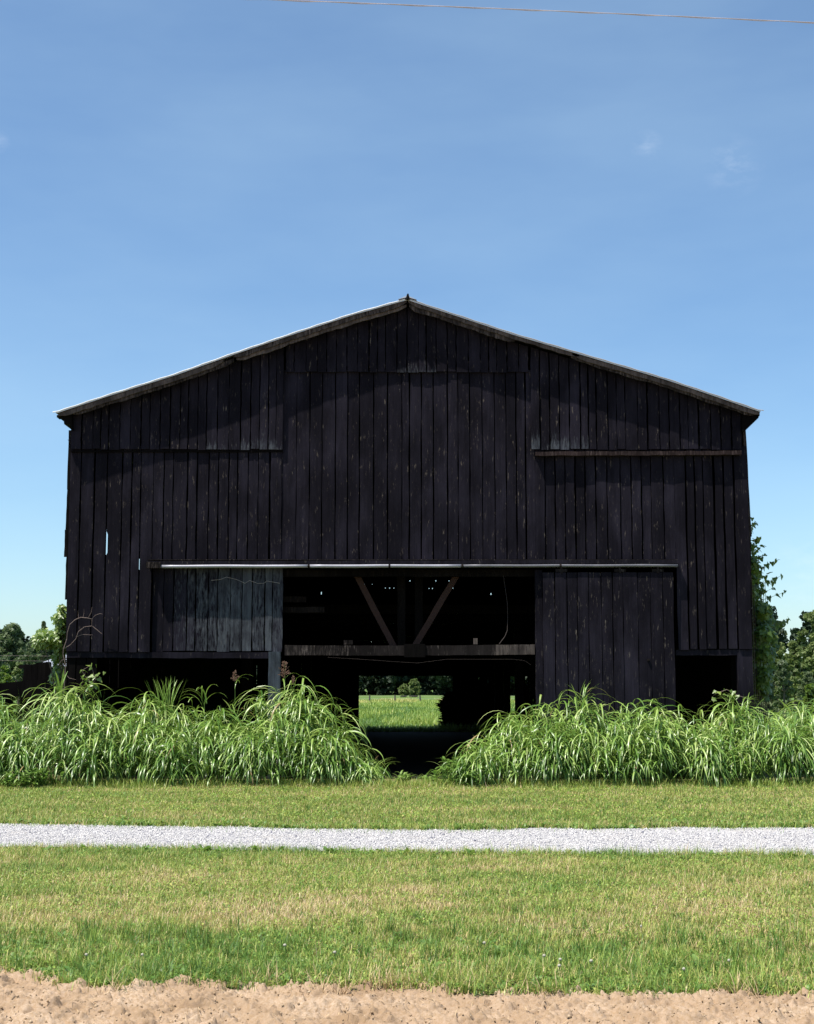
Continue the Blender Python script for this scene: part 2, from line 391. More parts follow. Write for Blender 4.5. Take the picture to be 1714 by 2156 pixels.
def pebbles(name, N, px, py, pz, size, mat, tintv, label, cat):
    """irregular eight-sided stones"""
    u = nr.random((N, 6)) * .7 + .65
    ang = nr.random(N) * 6.283; s = size
    base = np.array([[1, 0, 0], [0, 1, 0], [-1, 0, 0], [0, -1, 0], [0, 0, .75], [0, 0, -.5]])
    V = base[None] * u[..., None] * s[:, None, None]
    V = V + nr.normal(0, .16, V.shape) * s[:, None, None]
    c, sn = np.cos(ang)[:, None], np.sin(ang)[:, None]
    Vx = V[..., 0] * c - V[..., 1] * sn; Vy = V[..., 0] * sn + V[..., 1] * c
    V = np.stack([Vx + px[:, None], Vy + py[:, None], V[..., 2] + pz[:, None]], -1).reshape(-1, 3)
    t = np.array([[0, 1, 4], [1, 2, 4], [2, 3, 4], [3, 0, 4], [1, 0, 5], [2, 1, 5], [3, 2, 5], [0, 3, 5]])
    Fq = (t[None] + np.arange(N)[:, None, None] * 6).reshape(-1, 3)
    o = rawmesh(name, V, Fq, mat, attr=np.repeat(np.stack([tintv, tintv * 0, tintv * 0], 1), 6, 0))
    return tag(o, label, cat, kind='stuff')
N = 95000
px = nr.uniform(-8, 8, N); ry0 = road_near(px); ry1 = road_far(px)
t = nr.random(N) + nr.normal(0, .035, N); py = ry0 + (ry1 - ry0) * t
kp = nr.random(N) > .85 * np.clip((fbm(px * 1.2, py * 3.5, 55, 4, .6) - .5) * 5, 0, 1) * np.clip((t - .45) * 3, 0, 1) * np.clip(px / 6 + .5, .1, 1); px, py = px[kp], py[kp]; N = len(px)
pebbles('gravel', N, px, py, np.full(N, .007), nr.uniform(.004, .0115, N) * np.where(nr.random(N) < .03, 1.8, 1), M_GRAVEL, nr.random(N), 'white crushed gravel strewn over the driveway', 'gravel')
N = 8000
px = nr.uniform(-4.4, 4.4, N); py = nr.uniform(5.7, 8.4, N); k = py < soil_edge(px) + .02; px, py = px[k], py[k]
sz = nr.uniform(.003, .009, len(px)) * np.where(nr.random(len(px)) < .012, 2.4, 1)
pebbles('soil_clods', len(px), px, py, soil_z(px, py) + sz * .4, sz, M_CLOD, nr.random(len(px)), 'loose tan clods scattered over the tilled soil', 'soil clods')
# straw on the soil
N = 1500
px = nr.uniform(-4.4, 4.4, N); py = nr.uniform(5.8, 8.3, N) ; k = py < soil_edge(px); px, py = px[k], py[k]; n = len(px)
V, Fq, m = ribbons(np.stack([px, py, soil_z(px, py) + .012], 1), nr.random(n) * 6.28, nr.uniform(.03, .13, n), nr.uniform(-.1, .35, n), nr.uniform(-.3, .1, n), nr.uniform(.002, .005, n), 2, 0, taper='blade')
st = [(V, Fq, np.repeat(np.stack([nr.random(n)] * 3, 1), m, 0))]
for (u, v, k) in [(690, 2092, 60), (560, 2072, 30), (810, 2080, 50), (250, 2086, 16), (1150, 2092, 20), (1560, 2096, 30)]:   # stubble tufts
    gx0, gy0 = G(u, v); a = nr.random(k) * 6.28
    V, Fq, m = ribbons(np.stack([gx0 + nr.normal(0, .07, k), gy0 + nr.normal(0, .03, k), np.full(k, .0)], 1), a, nr.uniform(.06, .16, k), nr.uniform(.5, 1.4, k), nr.uniform(-.2, 1.2, k), nr.uniform(.003, .005, k), 3, 0, taper='blade')
    st.append((V, Fq, np.repeat(np.stack([nr.random(k)] * 3, 1), m, 0)))
V, Fq, A = joinarr(st)
tag(rawmesh('straw', V, Fq, M_STRAW, attr=A), 'dry straw and stubble lying on the tan soil', 'straw', kind='stuff')

# ------------------------------------------------------------------ lawn blades
def lawn(name, N, y0f, y1f, ymin, ymax, hfun, dfun, wid, seg, label, hw=1.2):
    y = nr.uniform(ymin, ymax, int(N)); x = nr.uniform(-1, 1, len(y)) * (y * .287 + hw)
    k = (y > y0f(x)) & (y < y1f(x)); x, y = x[k], y[k]; n = len(x)
    d = dfun(x, y); h = hfun(x, y) * nr.uniform(.4, 1.35, n) * np.where(nr.random(n) < .02, 1.7, 1)
    tv = np.clip(d + nr.normal(0, .26, n), 0, 1)
    e0 = nr.uniform(.75, 1.5, n); e1 = e0 - nr.uniform(.1, 1.5, n)
    V, Fq, m = ribbons(np.stack([x, y, np.zeros(n)], 1), nr.random(n) * 6.28, h * 1.1, e0, e1, wid * nr.uniform(.5, 1.7, n), seg, 0, taper='blade')
    return V, Fq, np.repeat(np.stack([tv, tv, tv], 1), m, 0)
def dry_near(x, y):
    v = .36 + .95 * (fbm(x * .9, y * 1.5, 3, 4) - .46)
    v = v + .22 * np.exp(-((y - 10.9) / 1.5) ** 2) - .17 * np.clip((9.35 + 1.1 * (fbm(x * 1.6, y * 2.2, 61, 3, .6) - .5) * 1.6 - y) / .9, 0, 1) - .12 * np.exp(-((y - 13.8) / .35) ** 2)
    return v + .5 * (fbm(x * 5, y * 7, 13, 3, .7) - .5)
def h_near(x, y):
    return .022 + .055 * fbm(x * 4, y * 6, 17, 3, .7) ** 1.3 + .05 * np.clip((9.0 - y) / .9, 0, 1) * np.clip(fbm(x * 3.4, y * 4, 19, 3, .7) * 2.2 - .6, 0, 1.5) + .03 * np.exp(-((y - road_near(x)) / .15) ** 2)
A1 = lawn('l', 400000, lambda x: soil_edge(x) - np.abs(nr.normal(0, .045, len(x))) - .01, lambda x: road_near(x) + np.abs(nr.normal(0, .07, len(x))) * (fbm(x * 3, x * 0 + 5, 57, 3) > .45), 7.5, 14.4, h_near, dry_near, .0034, 3, '', 2.0)
def litter(N, ymin, ymax, y0f, y1f, hw, size, zt, dfun):
    """small oval leaves of clover and plantain lying through the turf"""
    y = nr.uniform(ymin, ymax, N); x = nr.uniform(-1, 1, N) * (y * .287 + hw); pc = fbm(x * 1.6, y * 2.2, 71, 3, .6)
    k = (y > y0f(x)) & (y < y1f(x)) & (nr.random(N) < np.clip((pc - .42) * 6 + .15 + np.clip((8.9 - y) / .7, 0, 1), .1, 1)); x, y = x[k], y[k]; n = len(x)
    V, Fq, m = ribbons(np.stack([x, y, zt * nr.uniform(.3, 1.1, n)], 1), nr.random(n) * 6.28, size * nr.uniform(.6, 1.5, n), nr.uniform(-.2, .9, n), nr.uniform(-.7, .4, n), size * nr.uniform(.5, .95, n), 2, .12)
    tv = np.clip(dfun(x, y) * .35 + nr.normal(.12, .13, n), 0, .75); return V, Fq, np.repeat(np.stack([tv, tv, tv], 1), m, 0)
def tufts(N, ymin, ymax, hw, h):
    cy = nr.uniform(ymin, ymax, N); cx = nr.uniform(-1, 1, N) * (cy * .287 + hw); nb = 16; x = np.repeat(cx, nb) + nr.normal(0, .022, N * nb); y = np.repeat(cy, nb) + nr.normal(0, .022, N * nb); n = len(x)
    ok = (y > soil_edge(x) - .05) & ((y < road_near(x)) | (y > road_far(x))); hh = np.repeat(nr.uniform(.5, 1.2, N), nb) * h
    x, y, hh = x[ok], y[ok], hh[ok]; tvc = np.repeat(np.clip(nr.normal(.12, .12, N), 0, .5), nb)[ok]; n = len(x)
    V, Fq, m = ribbons(np.stack([x, y, np.zeros(n)], 1), nr.random(n) * 6.28, hh * nr.uniform(.6, 1.2, n), nr.uniform(1.1, 1.5, n), nr.uniform(.2, 1.3, n), nr.uniform(.003, .007, n), 3, 0, taper='blade')
    tv = np.clip(tvc + nr.normal(0, .06, n), 0, 1); return V, Fq, np.repeat(np.stack([tv, tv, tv], 1), m, 0)
sd_ = lambda V: V
near_parts = [A1, litter(90000, 7.5, 14.2, lambda x: soil_edge(x) - .02, road_near, 1.2, .02, .03, dry_near), tufts(420, 8.0, 9.6, 1.2, .12), tufts(420, 9.4, 14, 1.2, .07)]
V, Fq, A = joinarr([p for p in near_parts if p[0].shape[0]])
tag(rawmesh('near_lawn_grass', V, Fq, M_LAWN, attr=A), 'mown grass with dry brown patches between soil and gravel drive', 'grass', kind='stuff')
def dry_far(x, y):
    return .36 + .6 * (fbm(x * .7, y * 1.6, 5, 4) - .46) + .4 * (fbm(x * 4, y * 7, 15, 3, .7) - .5) + .12 * np.exp(-(x / 1.3) ** 2) * np.exp(-((y - 21.5) / .8) ** 2) * 2.2
def h_far(x, y): return .03 + .02 * fbm(x * 2, y * 2, 27, 2) + .06 * np.clip((y - 22.1) / .5, 0, 1) * fbm(x * 5, y * 5, 28, 2) + .04 * np.exp(-((y - road_far(x)) / .2) ** 2)
V, Fq, A = joinarr([lawn('l', 290000, lambda x: road_far(x) - np.abs(nr.normal(0, .09, len(x))) * (fbm(x * 3, x * 0 + 5, 58, 3) > .42), lambda x: x * 0 + 23.4, 15.2, 23.4, h_far, dry_far, .005, 2, '', 1.5), litter(60000, 15.3, 23, road_far, lambda x: x * 0 + 23, 1.5, .03, .03, dry_far), tufts(420, 16, 22.8, 1.5, .09)])
tag(rawmesh('far_lawn_grass', V, Fq, M_LAWN, attr=A), 'short mown grass between gravel drive and tall grass', 'grass', kind='stuff')
# grass invading the road
n = 3600; x = nr.uniform(-7, 7, n); y = np.where(nr.random(n) < .7, road_far(x) - np.abs(nr.normal(0, .22, n)), road_near(x) + np.abs(nr.normal(0, .1, n)))
kx = np.where(x < 1, nr.random(n) < .9, nr.random(n) < .35); x, y = x[kx], y[kx]; n = len(x)
V1 = ribbons(np.stack([x, y, np.zeros(n)], 1), nr.random(n) * 6.28, nr.uniform(.03, .07, n), nr.uniform(.6, 1.4, n), nr.uniform(0, 1, n), nr.uniform(.004, .007, n), 2, 0, taper='blade')
# broad weeds: rosettes of oval leaves
def rosettes(cx, cy, sizes, nl=(5, 10), seed=0):
    out = []
    for x, y, s in zip(cx, cy, sizes):
        k = nr.integers(*nl)
        V, Fq, m = ribbons(np.tile([[x, y, .005]], (k, 1)) + nr.normal(0, s * .2, (k, 3)) * [1, 1, .05], nr.random(k) * 6.28, s * nr.uniform(.6, 1.2, k), nr.uniform(.3, 1.2, k), nr.uniform(-.7, .2, k), s * nr.uniform(.3, .5, k), 4, .15)
        t = nr.uniform(.1, 1, k); out.append((V, Fq, np.repeat(np.stack([t, t, t], 1), m, 0)))
    return joinarr(out)
n = 620; x = nr.uniform(-7.5, 7.5, n); y = np.where(nr.random(n) < .72, road_far(x) + np.abs(nr.normal(0, .22, n)), road_near(x) - np.abs(nr.normal(0, .18, n)))
n2 = 1100; x2 = nr.uniform(-3.4, 3.4, n2); y2 = soil_edge(x2) + .03 + np.abs(nr.normal(0, .5, n2))
n3 = 1500; x3 = nr.uniform(-6, 6, n3); y3 = nr.uniform(8.6, 22, n3); kk = (y3 < road_near(x3) - .1) | (y3 > road_far(x3) + .1); x3, y3 = x3[kk], y3[kk]
W1 = rosettes(np.concatenate([x, x3]), np.concatenate([y, y3]), np.concatenate([nr.uniform(.04, .1, n), nr.uniform(.02, .05, len(x3))]))
W2 = rosettes(x2, y2, nr.uniform(.025, .06, n2) * np.where(nr.random(n2) < .05, 1.6, 1))
tag(rawmesh('driveway_weeds', *joinarr([W1, (V1[0], V1[1], np.full((len(V1[0]), 3), .6))])[:2], M_WEED, attr=joinarr([W1, (V1[0], V1[1], np.full((len(V1[0]), 3), .6))])[2]), 'low broadleaf weeds fringing the gravel driveway', 'weeds', kind='stuff')
tag(rawmesh('clover', W2[0], W2[1], M_WEED, attr=W2[2]), 'low clover and dandelion leaves along the soil edge', 'clover', kind='stuff')
# clover flowers
fl = [(300, 2010), (182, 2010), (1020, 1985), (1146, 2012), (1180, 2020), (1178, 2033), (1245, 2023), (1350, 1950), (1535, 2022), (600, 1990), (1440, 2040), (705, 2005)]
proto = None
fl_where = ['left of centre near the soil', 'middle']
for i, (u, v) in enumerate(fl):
    gx0, gy0 = G(u, v, .09)
    if proto is None:
        root = empty('clover_flower', (gx0, gy0, 0)); proto = root
        b = MB(); rr = []
        for a in range(5):
            th = -1.3 + a * 2.6 / 4; rr.append([(gx0 + (.008 + .002 * (p % 2)) * math.cos(th) * math.cos(p * 1.047), gy0 + .009 * math.cos(th) * math.sin(p * 1.047), .09 + .009 * math.sin(th)) for p in range(6)])
        b.rings(rr); b.build('flower_head', M_FLOWER, root, smooth=True)
        b = MB(); b.tube([(gx0, gy0, 0), (gx0 + .004, gy0, .05), (gx0, gy0, .082)], .0015, 4); b.build('stem', M_WEED, root)
    else:
        root = proto.copy(); COL.objects.link(root); root.location = (gx0, gy0, 0); s = rnd.uniform(.8, 1.2); root.scale = (s, s, 1)
        for ch in list(proto.children): c = ch.copy(); COL.objects.link(c); c.parent = root
    tag(root, 'small white clover flower in the green grass beside the soil', 'flower', 'white clover flowers in the near lawn')

# ------------------------------------------------------------------ meadow and farm track behind the barn
n = 60000
y = 48 + (nr.random(n) ** 1.6) * 95; x = nr.uniform(-1, 1, n) * (y * .06 + 2.5) + y * .0 - .3
cl = fbm(x * .5, y * .25, 51, 3); tall = (cl > .56)
V, Fq, m = ribbons(np.stack([x, y, np.zeros(n)], 1), nr.random(n) * 6.28, np.where(tall, .3, .13) * nr.uniform(.6, 1.3, n), nr.uniform(.8, 1.5, n), nr.uniform(-.2, 1, n), .012 + .00025 * y, 2, 0, taper='blade')
tv = np.clip(np.where(tall, .3, .06) + nr.normal(0, .1, n) + .28 * (y > 118), 0, .7)
tag(rawmesh('meadow_grass', V, Fq, M_LAWN, attr=np.repeat(np.stack([tv, tv, tv], 1), m, 0)), 'bright meadow grass seen through the open barn', 'grass', kind='stuff')
fr = empty('pasture_fence', (0, 132, 0)); tag(fr, 'low pasture fence of dark posts across the meadow', 'fence')
fy = 132.0
for i in range(-5, 9):
    u = 778 + 53.5 * i; x = PX(u, 1470, fy); h = .62 + rnd.uniform(-.05, .08)
    b = MB(); b.tube([(x, fy, 0), (x + rnd.uniform(-.03, .03), fy, h)], [.075, .06], 6); b.build('post', M_POST, fr)
for z in (.25, .5):
    b = MB(); b.tube([(PX(778 - 53.5 * 5, 1470, fy), fy, z), (PX(778 + 53.5 * 8, 1470, fy), fy, z)], .008, 4); b.build('wire', M_WIRE, fr)

# ------------------------------------------------------------------ trees
def limbs(b, base, h, cw, rg, nl=7):
    tr = []; x, y, z = base; pts = []; n = 6; lx = ly = 0
    for i in range(n + 1):
        t = i / n; lx += rg.uniform(-.02, .02) * h; ly += rg.uniform(-.02, .02) * h
        pts.append((x + lx * t, y + ly * t, z + h * .78 * t))
    b.tube(pts, [h * .028 * (1 - .8 * i / n) for i in range(n + 1)], 7)
    for k in range(nl):
        t = rg.uniform(.3, .9); i = int(t * n); p = Vector(pts[i]); a = rg.uniform(0, 6.28); L = cw * rg.uniform(.5, .9) * (1.2 - t * .6)
        q = p + Vector((math.cos(a) * L * .5, math.sin(a) * L * .5, L * .3)); r = p + Vector((math.cos(a) * L, math.sin(a) * L, L * .75))
        b.tube([p, q, r], [h * .011, h * .007, h * .003], 5)
def crown(base, h, cw, zlo, nclump, nleaf, ls, seed, conic=0., dens=1.):
    g = np.random.default_rng(seed); x, y, z = base
    th = g.random(nclump) * 6.283; zz = g.random(nclump) ** .8
    prof = np.sin(np.pi * np.clip(.18 + .8 * zz, 0, 1)) ** .6 * (1 - conic) + conic * (1 - zz)
    rr = np.sqrt(g.random(nclump)) * .92 + .08
    lob = .75 + .25 * np.sin(th * 2 + seed) + .18 * np.sin(th * 3 + seed * 2.1)
    C = np.stack([x + np.cos(th) * rr * cw * prof * lob, y + np.sin(th) * rr * cw * prof * lob, z + h * (zlo + (1 - zlo) * zz * .96)], 1)
    rc = cw * g.uniform(.1, .24, nclump) * (1 - conic * .5)
    d = g.normal(0, 1, (nclump, nleaf, 3)); d /= np.linalg.norm(d, axis=2, keepdims=True)
    Pp = C[:, None] + d * rc[:, None, None] * (g.random((nclump, nleaf, 1)) ** .35) * np.array([1, 1, .75])
    Pp = Pp.reshape(-1, 3); n = len(Pp)
    nrm = d.reshape(-1, 3) * .8 + g.normal(0, .7, (n, 3)) + [0, 0, .35]; nrm /= np.linalg.norm(nrm, axis=1, keepdims=True)
    a = np.cross(nrm, g.normal(0, 1, (n, 3))); a /= np.linalg.norm(a, axis=1, keepdims=True); bb = np.cross(nrm, a)
    s = ls * g.uniform(.5, 1.3, (n, 1)); V = np.stack([Pp - a * s, Pp + bb * s * .62, Pp + a * s, Pp - bb * s * .62], 1).reshape(-1, 3)
    tv = np.clip(np.repeat(g.normal(.45, .15, nclump), nleaf) + g.normal(0, .2, n), 0, 1)
    return V, np.arange(4 * n).reshape(-1, 4), np.repeat(np.stack([tv, tv, tv], 1), 4, 0)
def tree(name, x, y, h, cw, seed, label, cat='tree', group=None, mat=None, zlo=.18, nclump=90, nleaf=70, ls=.2, conic=0., z=0):
    rg = random.Random(seed); root = empty(name, (x, y, z)); tag(root, label, cat, group)
    b = MB(); limbs(b, (x, y, z - .1), h, cw, rg); b.build('trunk', M_BARK, root)
    V, Fq, A = crown((x, y, z), h, cw, zlo, nclump, nleaf, ls, seed, conic)
    rawmesh('crown', V, Fq, mat or M_FAR, root, attr=A); return root
def tree_at(name, u, vtop, Y, wpx, seed, label, **kw):
    h = P(u, vtop, Y)[2]; x = PX(u, 1400, Y); cw = wpx / 2 / F * Y
    return tree(name, x, Y, h, cw, seed, label, **kw)
gl = 'trees beyond the fields on the left'
tree_at('broadleaf_tree', 22, 1312, 120, 104, 11, 'large rounded grey-green tree at the left edge', group=gl, nclump=150, ls=.17, nleaf=90, zlo=.05)
tree_at('broadleaf_tree', -70, 1330, 125, 90, 12, 'round tree left of the large grey-green tree, cut by the frame', group=gl, nclump=90, ls=.2)
tree_at('conifer_tree', 90, 1304, 135, 34, 13, 'narrow dark pointed tree rising behind the ivy', group=gl, conic=.6, nclump=110, ls=.16, zlo=.1)
tree_at('broadleaf_tree', 66, 1352, 105, 60, 14, 'small dark tree between the large round tree and the ivy', group=gl, nclump=80, ls=.16, zlo=.02)
tree_at('broadleaf_tree', -10, 1366, 96, 80, 15, 'low dark tree under the large round tree at the left edge', group=gl, nclump=80, ls=.15, zlo=.0)
gr_ = 'trees right of the barn'
tree_at('broadleaf_tree', 1722, 1280, 88, 96, 21, 'tallest tree right of the barn, cut by the right frame edge', group=gr_, mat=M_FARLIGHT, nclump=140, ls=.13, nleaf=80, zlo=.04)
tree_at('broadleaf_tree', 1628, 1332, 78, 74, 22, 'rounded green tree just behind the dark vine', group=gr_, mat=M_FARLIGHT, nclump=120, ls=.13, nleaf=80, zlo=.02)
tree_at('broadleaf_tree', 1672, 1346, 84, 52, 23, 'light green tree between the vine and the tallest tree', group=gr_, mat=M_FARLIGHT, nclump=100, ls=.13, zlo=.02)
tree_at('broadleaf_tree', 1590, 1352, 74, 70, 24, 'dark tree half hidden behind the right barn corner', group=gr_, nclump=90, ls=.14, zlo=.02)
tree_at('broadleaf_tree', 1800, 1300, 92, 90, 25, 'tree beyond the right edge of the frame', group=gr_, nclump=90, ls=.16)
gs = 'shrubs right of the barn'
for i, (u, vt, Yy, w, mt, lb) in enumerate([(1650, 1388, 62, 60, M_FAR, 'dark shrub below the rounded tree right of the barn'), (1700, 1412, 56, 60, M_FAR, 'dark shrub under the tallest tree at the right'), (1610, 1395, 52, 56, M_FAR, 'shaded shrub next to the right barn corner'), (1705, 1438, 38, 52, M_VINE, 'yellow-green leafy bush at the right edge behind the grass'), (1760, 1432, 40, 60, M_VINE, 'yellow-green bush beyond the right frame edge')]):
    tree_at('shrub', u, vt, Yy, w, 40 + i, lb, cat='shrub', group=gs, mat=mt, nclump=60, nleaf=70, ls=.07, zlo=0)
gs = 'shrubs left of the barn'
for i, (u, vt, Yy, w, mt, lb) in enumerate([(10, 1398, 50, 46, M_VINE, 'pale green shrub at the left frame edge'), (42, 1392, 60, 46, M_FARLIGHT, 'grey-green shrub behind the dark board panel'), (-40, 1400, 52, 60, M_FARLIGHT, 'shrub beyond the left frame edge'), (20, 1420, 34, 60, M_VINE, 'yellow-green weedy bush left of the dark board panel'), (70, 1392, 92, 40, M_FAR, 'low dark shrub behind the pale metal roof')]):
    tree_at('shrub', u, vt, Yy, w, 50 + i, lb, cat='shrub', group=gs, mat=mt, nclump=55, nleaf=60, ls=.06, zlo=0)
# far wood: one long mass nobody could count, seen through the barn and beside it
parts = []
g = np.random.default_rng(77)
for i in range(150):
    xx = -110 + i * 1.55 + g.uniform(-1, 1); yy = 203 + g.uniform(-6, 14); h = g.uniform(9, 12.5) - 2.5 * (xx < -45)
    parts.append(crown((xx, yy, 0), h, g.uniform(4, 6), 0.17, 26, 34, .45, 200 + i))
    for q in range(2):
        parts.append(crown((xx + q * .8, 209 + g.uniform(-1.5, 2), -.6), g.uniform(3.6, 5), g.uniform(1.8, 2.6), 0.0, 16, 26, .34, 600 + i * 2 + q))
for i in range(170):
    parts.append(crown((-60 + i * .75 + g.uniform(-.3, .3), 216 + g.uniform(-1, 1), -1.2), 6.5, 2.6, 0.0, 16, 30, .5, 1200 + i))
V, Fq, A = joinarr(parts)
tag(rawmesh('far_wood', V, Fq, M_SHADEW, attr=A), 'wood at the far edge of the meadow, shade put into dark leaf colour', 'wood', kind='stuff')
for (u, vt, vb, w, sd, lb) in [(872, 1430, 1458, 38, 61, 'larger pale bush at the wood edge seen through the barn'), (850, 1440, 1460, 25, 62, 'smaller pale bush left of the larger one at the wood edge')]:
    Yy = 176; tree('shrub', PX(u, 1440, Yy), Yy, P(u, vt, Yy)[2], w / 2 / F * Yy, sd, lb, 'shrub', 'pale bushes before the wood', M_FARLIGHT, 0, 60, 40, .2)
# low blue hills far away
def hills(name, Y0, base_h, seed):
    hx = np.linspace(-900, 900, 160); hh = base_h * (.4 + fbm(hx / 160, hx * 0 + 2, seed, 4))
    rows = [(-60, 0), (0, .7), (50, 1), (160, .6)]; V = []
    for dy, f in rows: V.append(np.stack([hx, hx * 0 + Y0 + dy, hh * f - .5], 1))
    V = np.concatenate(V); n = 160; i = (np.arange(3)[:, None] * n + np.arange(n - 1)[None]).ravel()
    tag(rawmesh(name, V, np.stack([i, i + 1, i + n + 1, i + n], 1), simple('hill_wood', (.05, .085, .05), .9, .1, 0, .4, .05), smooth=True), kind='structure')
hills('hills', 1100, 22, 4)

# ------------------------------------------------------------------ the barn
YF = 24.6                     # front wall plane
YR = YF - .28                 # front edge of the roof
YB = 50.9                     # back wall plane
XL, XR_ = PX(138.5, 1350, YF), PX(1580, 1350, YF)
roofpts = [(117, 868), (230, 831), (371, 787), (492, 744), (628, 698), (745, 660), (858, 629), (980, 669), (1083, 703), (1226, 745), (1402, 797), (1500, 830), (1602, 865)]
RX = [P(u, v, YR)[0] for u, v in roofpts]; RZ = [P(u, v, YR)[2] for u, v in roofpts]
def roofz(x): return float(np.interp(x, RX, RZ))
barn = empty('tobacco_barn', (0, YF, 0))
tag(barn, 'large black wooden barn with low gable roof and open centre bay', 'barn')

def planks(b, us, vref, ztop, zbot, Y, thick=.026, seed=0, gap=.013, wearf=None, notches=(), lean=.012, botj=.012, n=22, yj=.011, footf=None):
    rg = random.Random(seed); X = [PX(u, vref, Y) for u in us]
    for i in range(len(X) - 1):
        g0 = gap * rg.uniform(.5, 2.3); g1 = gap * rg.uniform(.5, 2.3)
        x0, x1 = X[i] + g0 / 2, X[i + 1] - g1 / 2; ph = rg.uniform(0, 9); l = rg.uniform(-lean, lean)
        zb = (zbot((x0 + x1) / 2) if callable(zbot) else zbot) + rg.uniform(-botj, botj)
        yo = Y + rg.uniform(-yj, yj); bow = rg.uniform(-.008, .008); rr = []
        zt0 = ztop(x0) if callable(ztop) else ztop + rg.uniform(-.004, .004); zt1 = ztop(x1) if callable(ztop) else zt0
        for k in range(n + 1):
            t = k / n; za = zb + (zt0 - zb) * t; zc = zb + (zt1 - zb) * t
            e0 = x0 + .0035 * math.sin(ph + t * 17) + rg.uniform(-.0022, .0022); e1 = x1 + .0035 * math.sin(ph * 2 + t * 14) + rg.uniform(-.0022, .0022)
            dd = (1 - t) * l * .3; e0 += dd; e1 += dd
            for (nu, v0, v1, w) in notches:
                if abs(PX(nu, vref, Y) - X[i]) < .02 and PZ(v1, Y) < za < PZ(v0, Y): e0 += w * math.sin(math.pi * (za - PZ(v1, Y)) / (PZ(v0, Y) - PZ(v1, Y))) ** .6
            yy = yo + bow * math.sin(math.pi * t)
            rr.append([(e0, yy, za), (e1, yy, zc), (e1, yy + thick, zc), (e0, yy + thick, za)])
        wv = wearf(us[i], rg) if wearf else (rg.random() ** 10 * .06)
        q1, q2 = rg.random(), rg.random(); foot = (footf(us[i], rg) if footf else 0)
        b.rings(rr, (q1, wv, q2), al=[(q1, min(1, wv + foot * max(0, 1 - k / n * 4)), q2) for k in range(n + 1)])
def edges(u0, u1, w, seed, jitter=.22):
    rg = random.Random(seed); n = max(1, round((u1 - u0) / w)); e = [u0]
    ws = [rg.uniform(1 - jitter, 1 + jitter) for _ in range(n)]; s = sum(ws); a = u0
    for q in ws: a += q * (u1 - u0) / s; e.append(a)
    return e
rz = lambda x: roofz(x) - .09
# board edges read off the photograph where it shows them
b = MB(); planks(b, edges(602, 1113, 21.5, 1), 740, rz, PZ(783, YF - .05), YF - .05, seed=1, gap=.011, footf=lambda u, r: .5 if 830 < u < 910 else .05); b.build('gable_siding', M_BLACK, barn)
b = MB(); planks(b, edges(148, 597, 20.5, 2), 900, rz, PZ(946, YF - .05), YF - .05, seed=2, footf=lambda u, r: r.uniform(.3, .7) if u > 430 else .05); b.build('siding', M_BLACK, barn)  # sunlit greyish patch painted into the board feet on the right part
b = MB(); planks(b, edges(1118, 1563, 21.0, 3), 900, rz, PZ(946, YF - .05), YF - .05, seed=3, footf=lambda u, r: r.uniform(.3, .9) if u < 1230 else r.uniform(0, .25)); b.build('siding', M_BLACK, barn)
cu = [593, 624, 652, 678, 706, 732, 757, 786, 816, 846, 862, 888, 913, 942, 965, 990, 1016, 1042, 1066, 1088, 1107, 1127]
b = MB(); planks(b, cu, 1000, PZ(779, YF), PZ(1182, YF), YF + .0, seed=4, gap=.014); b.build('siding', M_BLACK, barn)
def lw(u, rg): return .1 if rg.random() < .1 else 0
zt = PZ(940, YF); zs = PZ(1182, YF); zb_ = PZ(1372, YF)
b = MB(); planks(b, [140.5, 166, 194, 222, 254, 274, 293], 1180, zt, zb_, YF + .0, seed=5, gap=.02, notches=[(222, 1120, 1168, .045), (293, 1178, 1198, .014)], lean=.03, n=60)
planks(b, [293, 320], 1180, zt, zb_, YF, seed=51, gap=.018, notches=[(293, 1178, 1198, .012)], n=60)
planks(b, [320, 344, 363, 394, 414, 438, 459, 480, 500, 521, 543, 567, 593], 1100, zt, zs, YF, seed=6, gap=.016); b.build('siding', M_BLACK, barn)
b = MB(); planks(b, [1127, 1148, 1170, 1190, 1212, 1233, 1256, 1280, 1307, 1331, 1352, 1372, 1398, 1423], 1100, zt, zs, YF, seed=7, gap=.014)
planks(b, [1423, 1448, 1465, 1484, 1507, 1528, 1550, 1580], 1180, zt, PZ(1367, YF), YF, seed=8, gap=.02, lean=.03); b.build('siding', M_BLACK, barn)
# recessed bleached panel on the left of the opening
def pw(u, rg): return {0: .0}.get(0 if u < 352 else 1, (.35 if u < 372 else rg.uniform(.45, .95)))
b = MB(); planks(b, [320, 344, 365, 393, 411, 438, 458, 485, 509, 531, 557, 573, 596], 1290, PZ(1192, YF + .07), PZ(1371, YF + .07), YF + .07, seed=9, gap=.012, wearf=pw)
b.build('plank_panel', M_BLACK, barn)
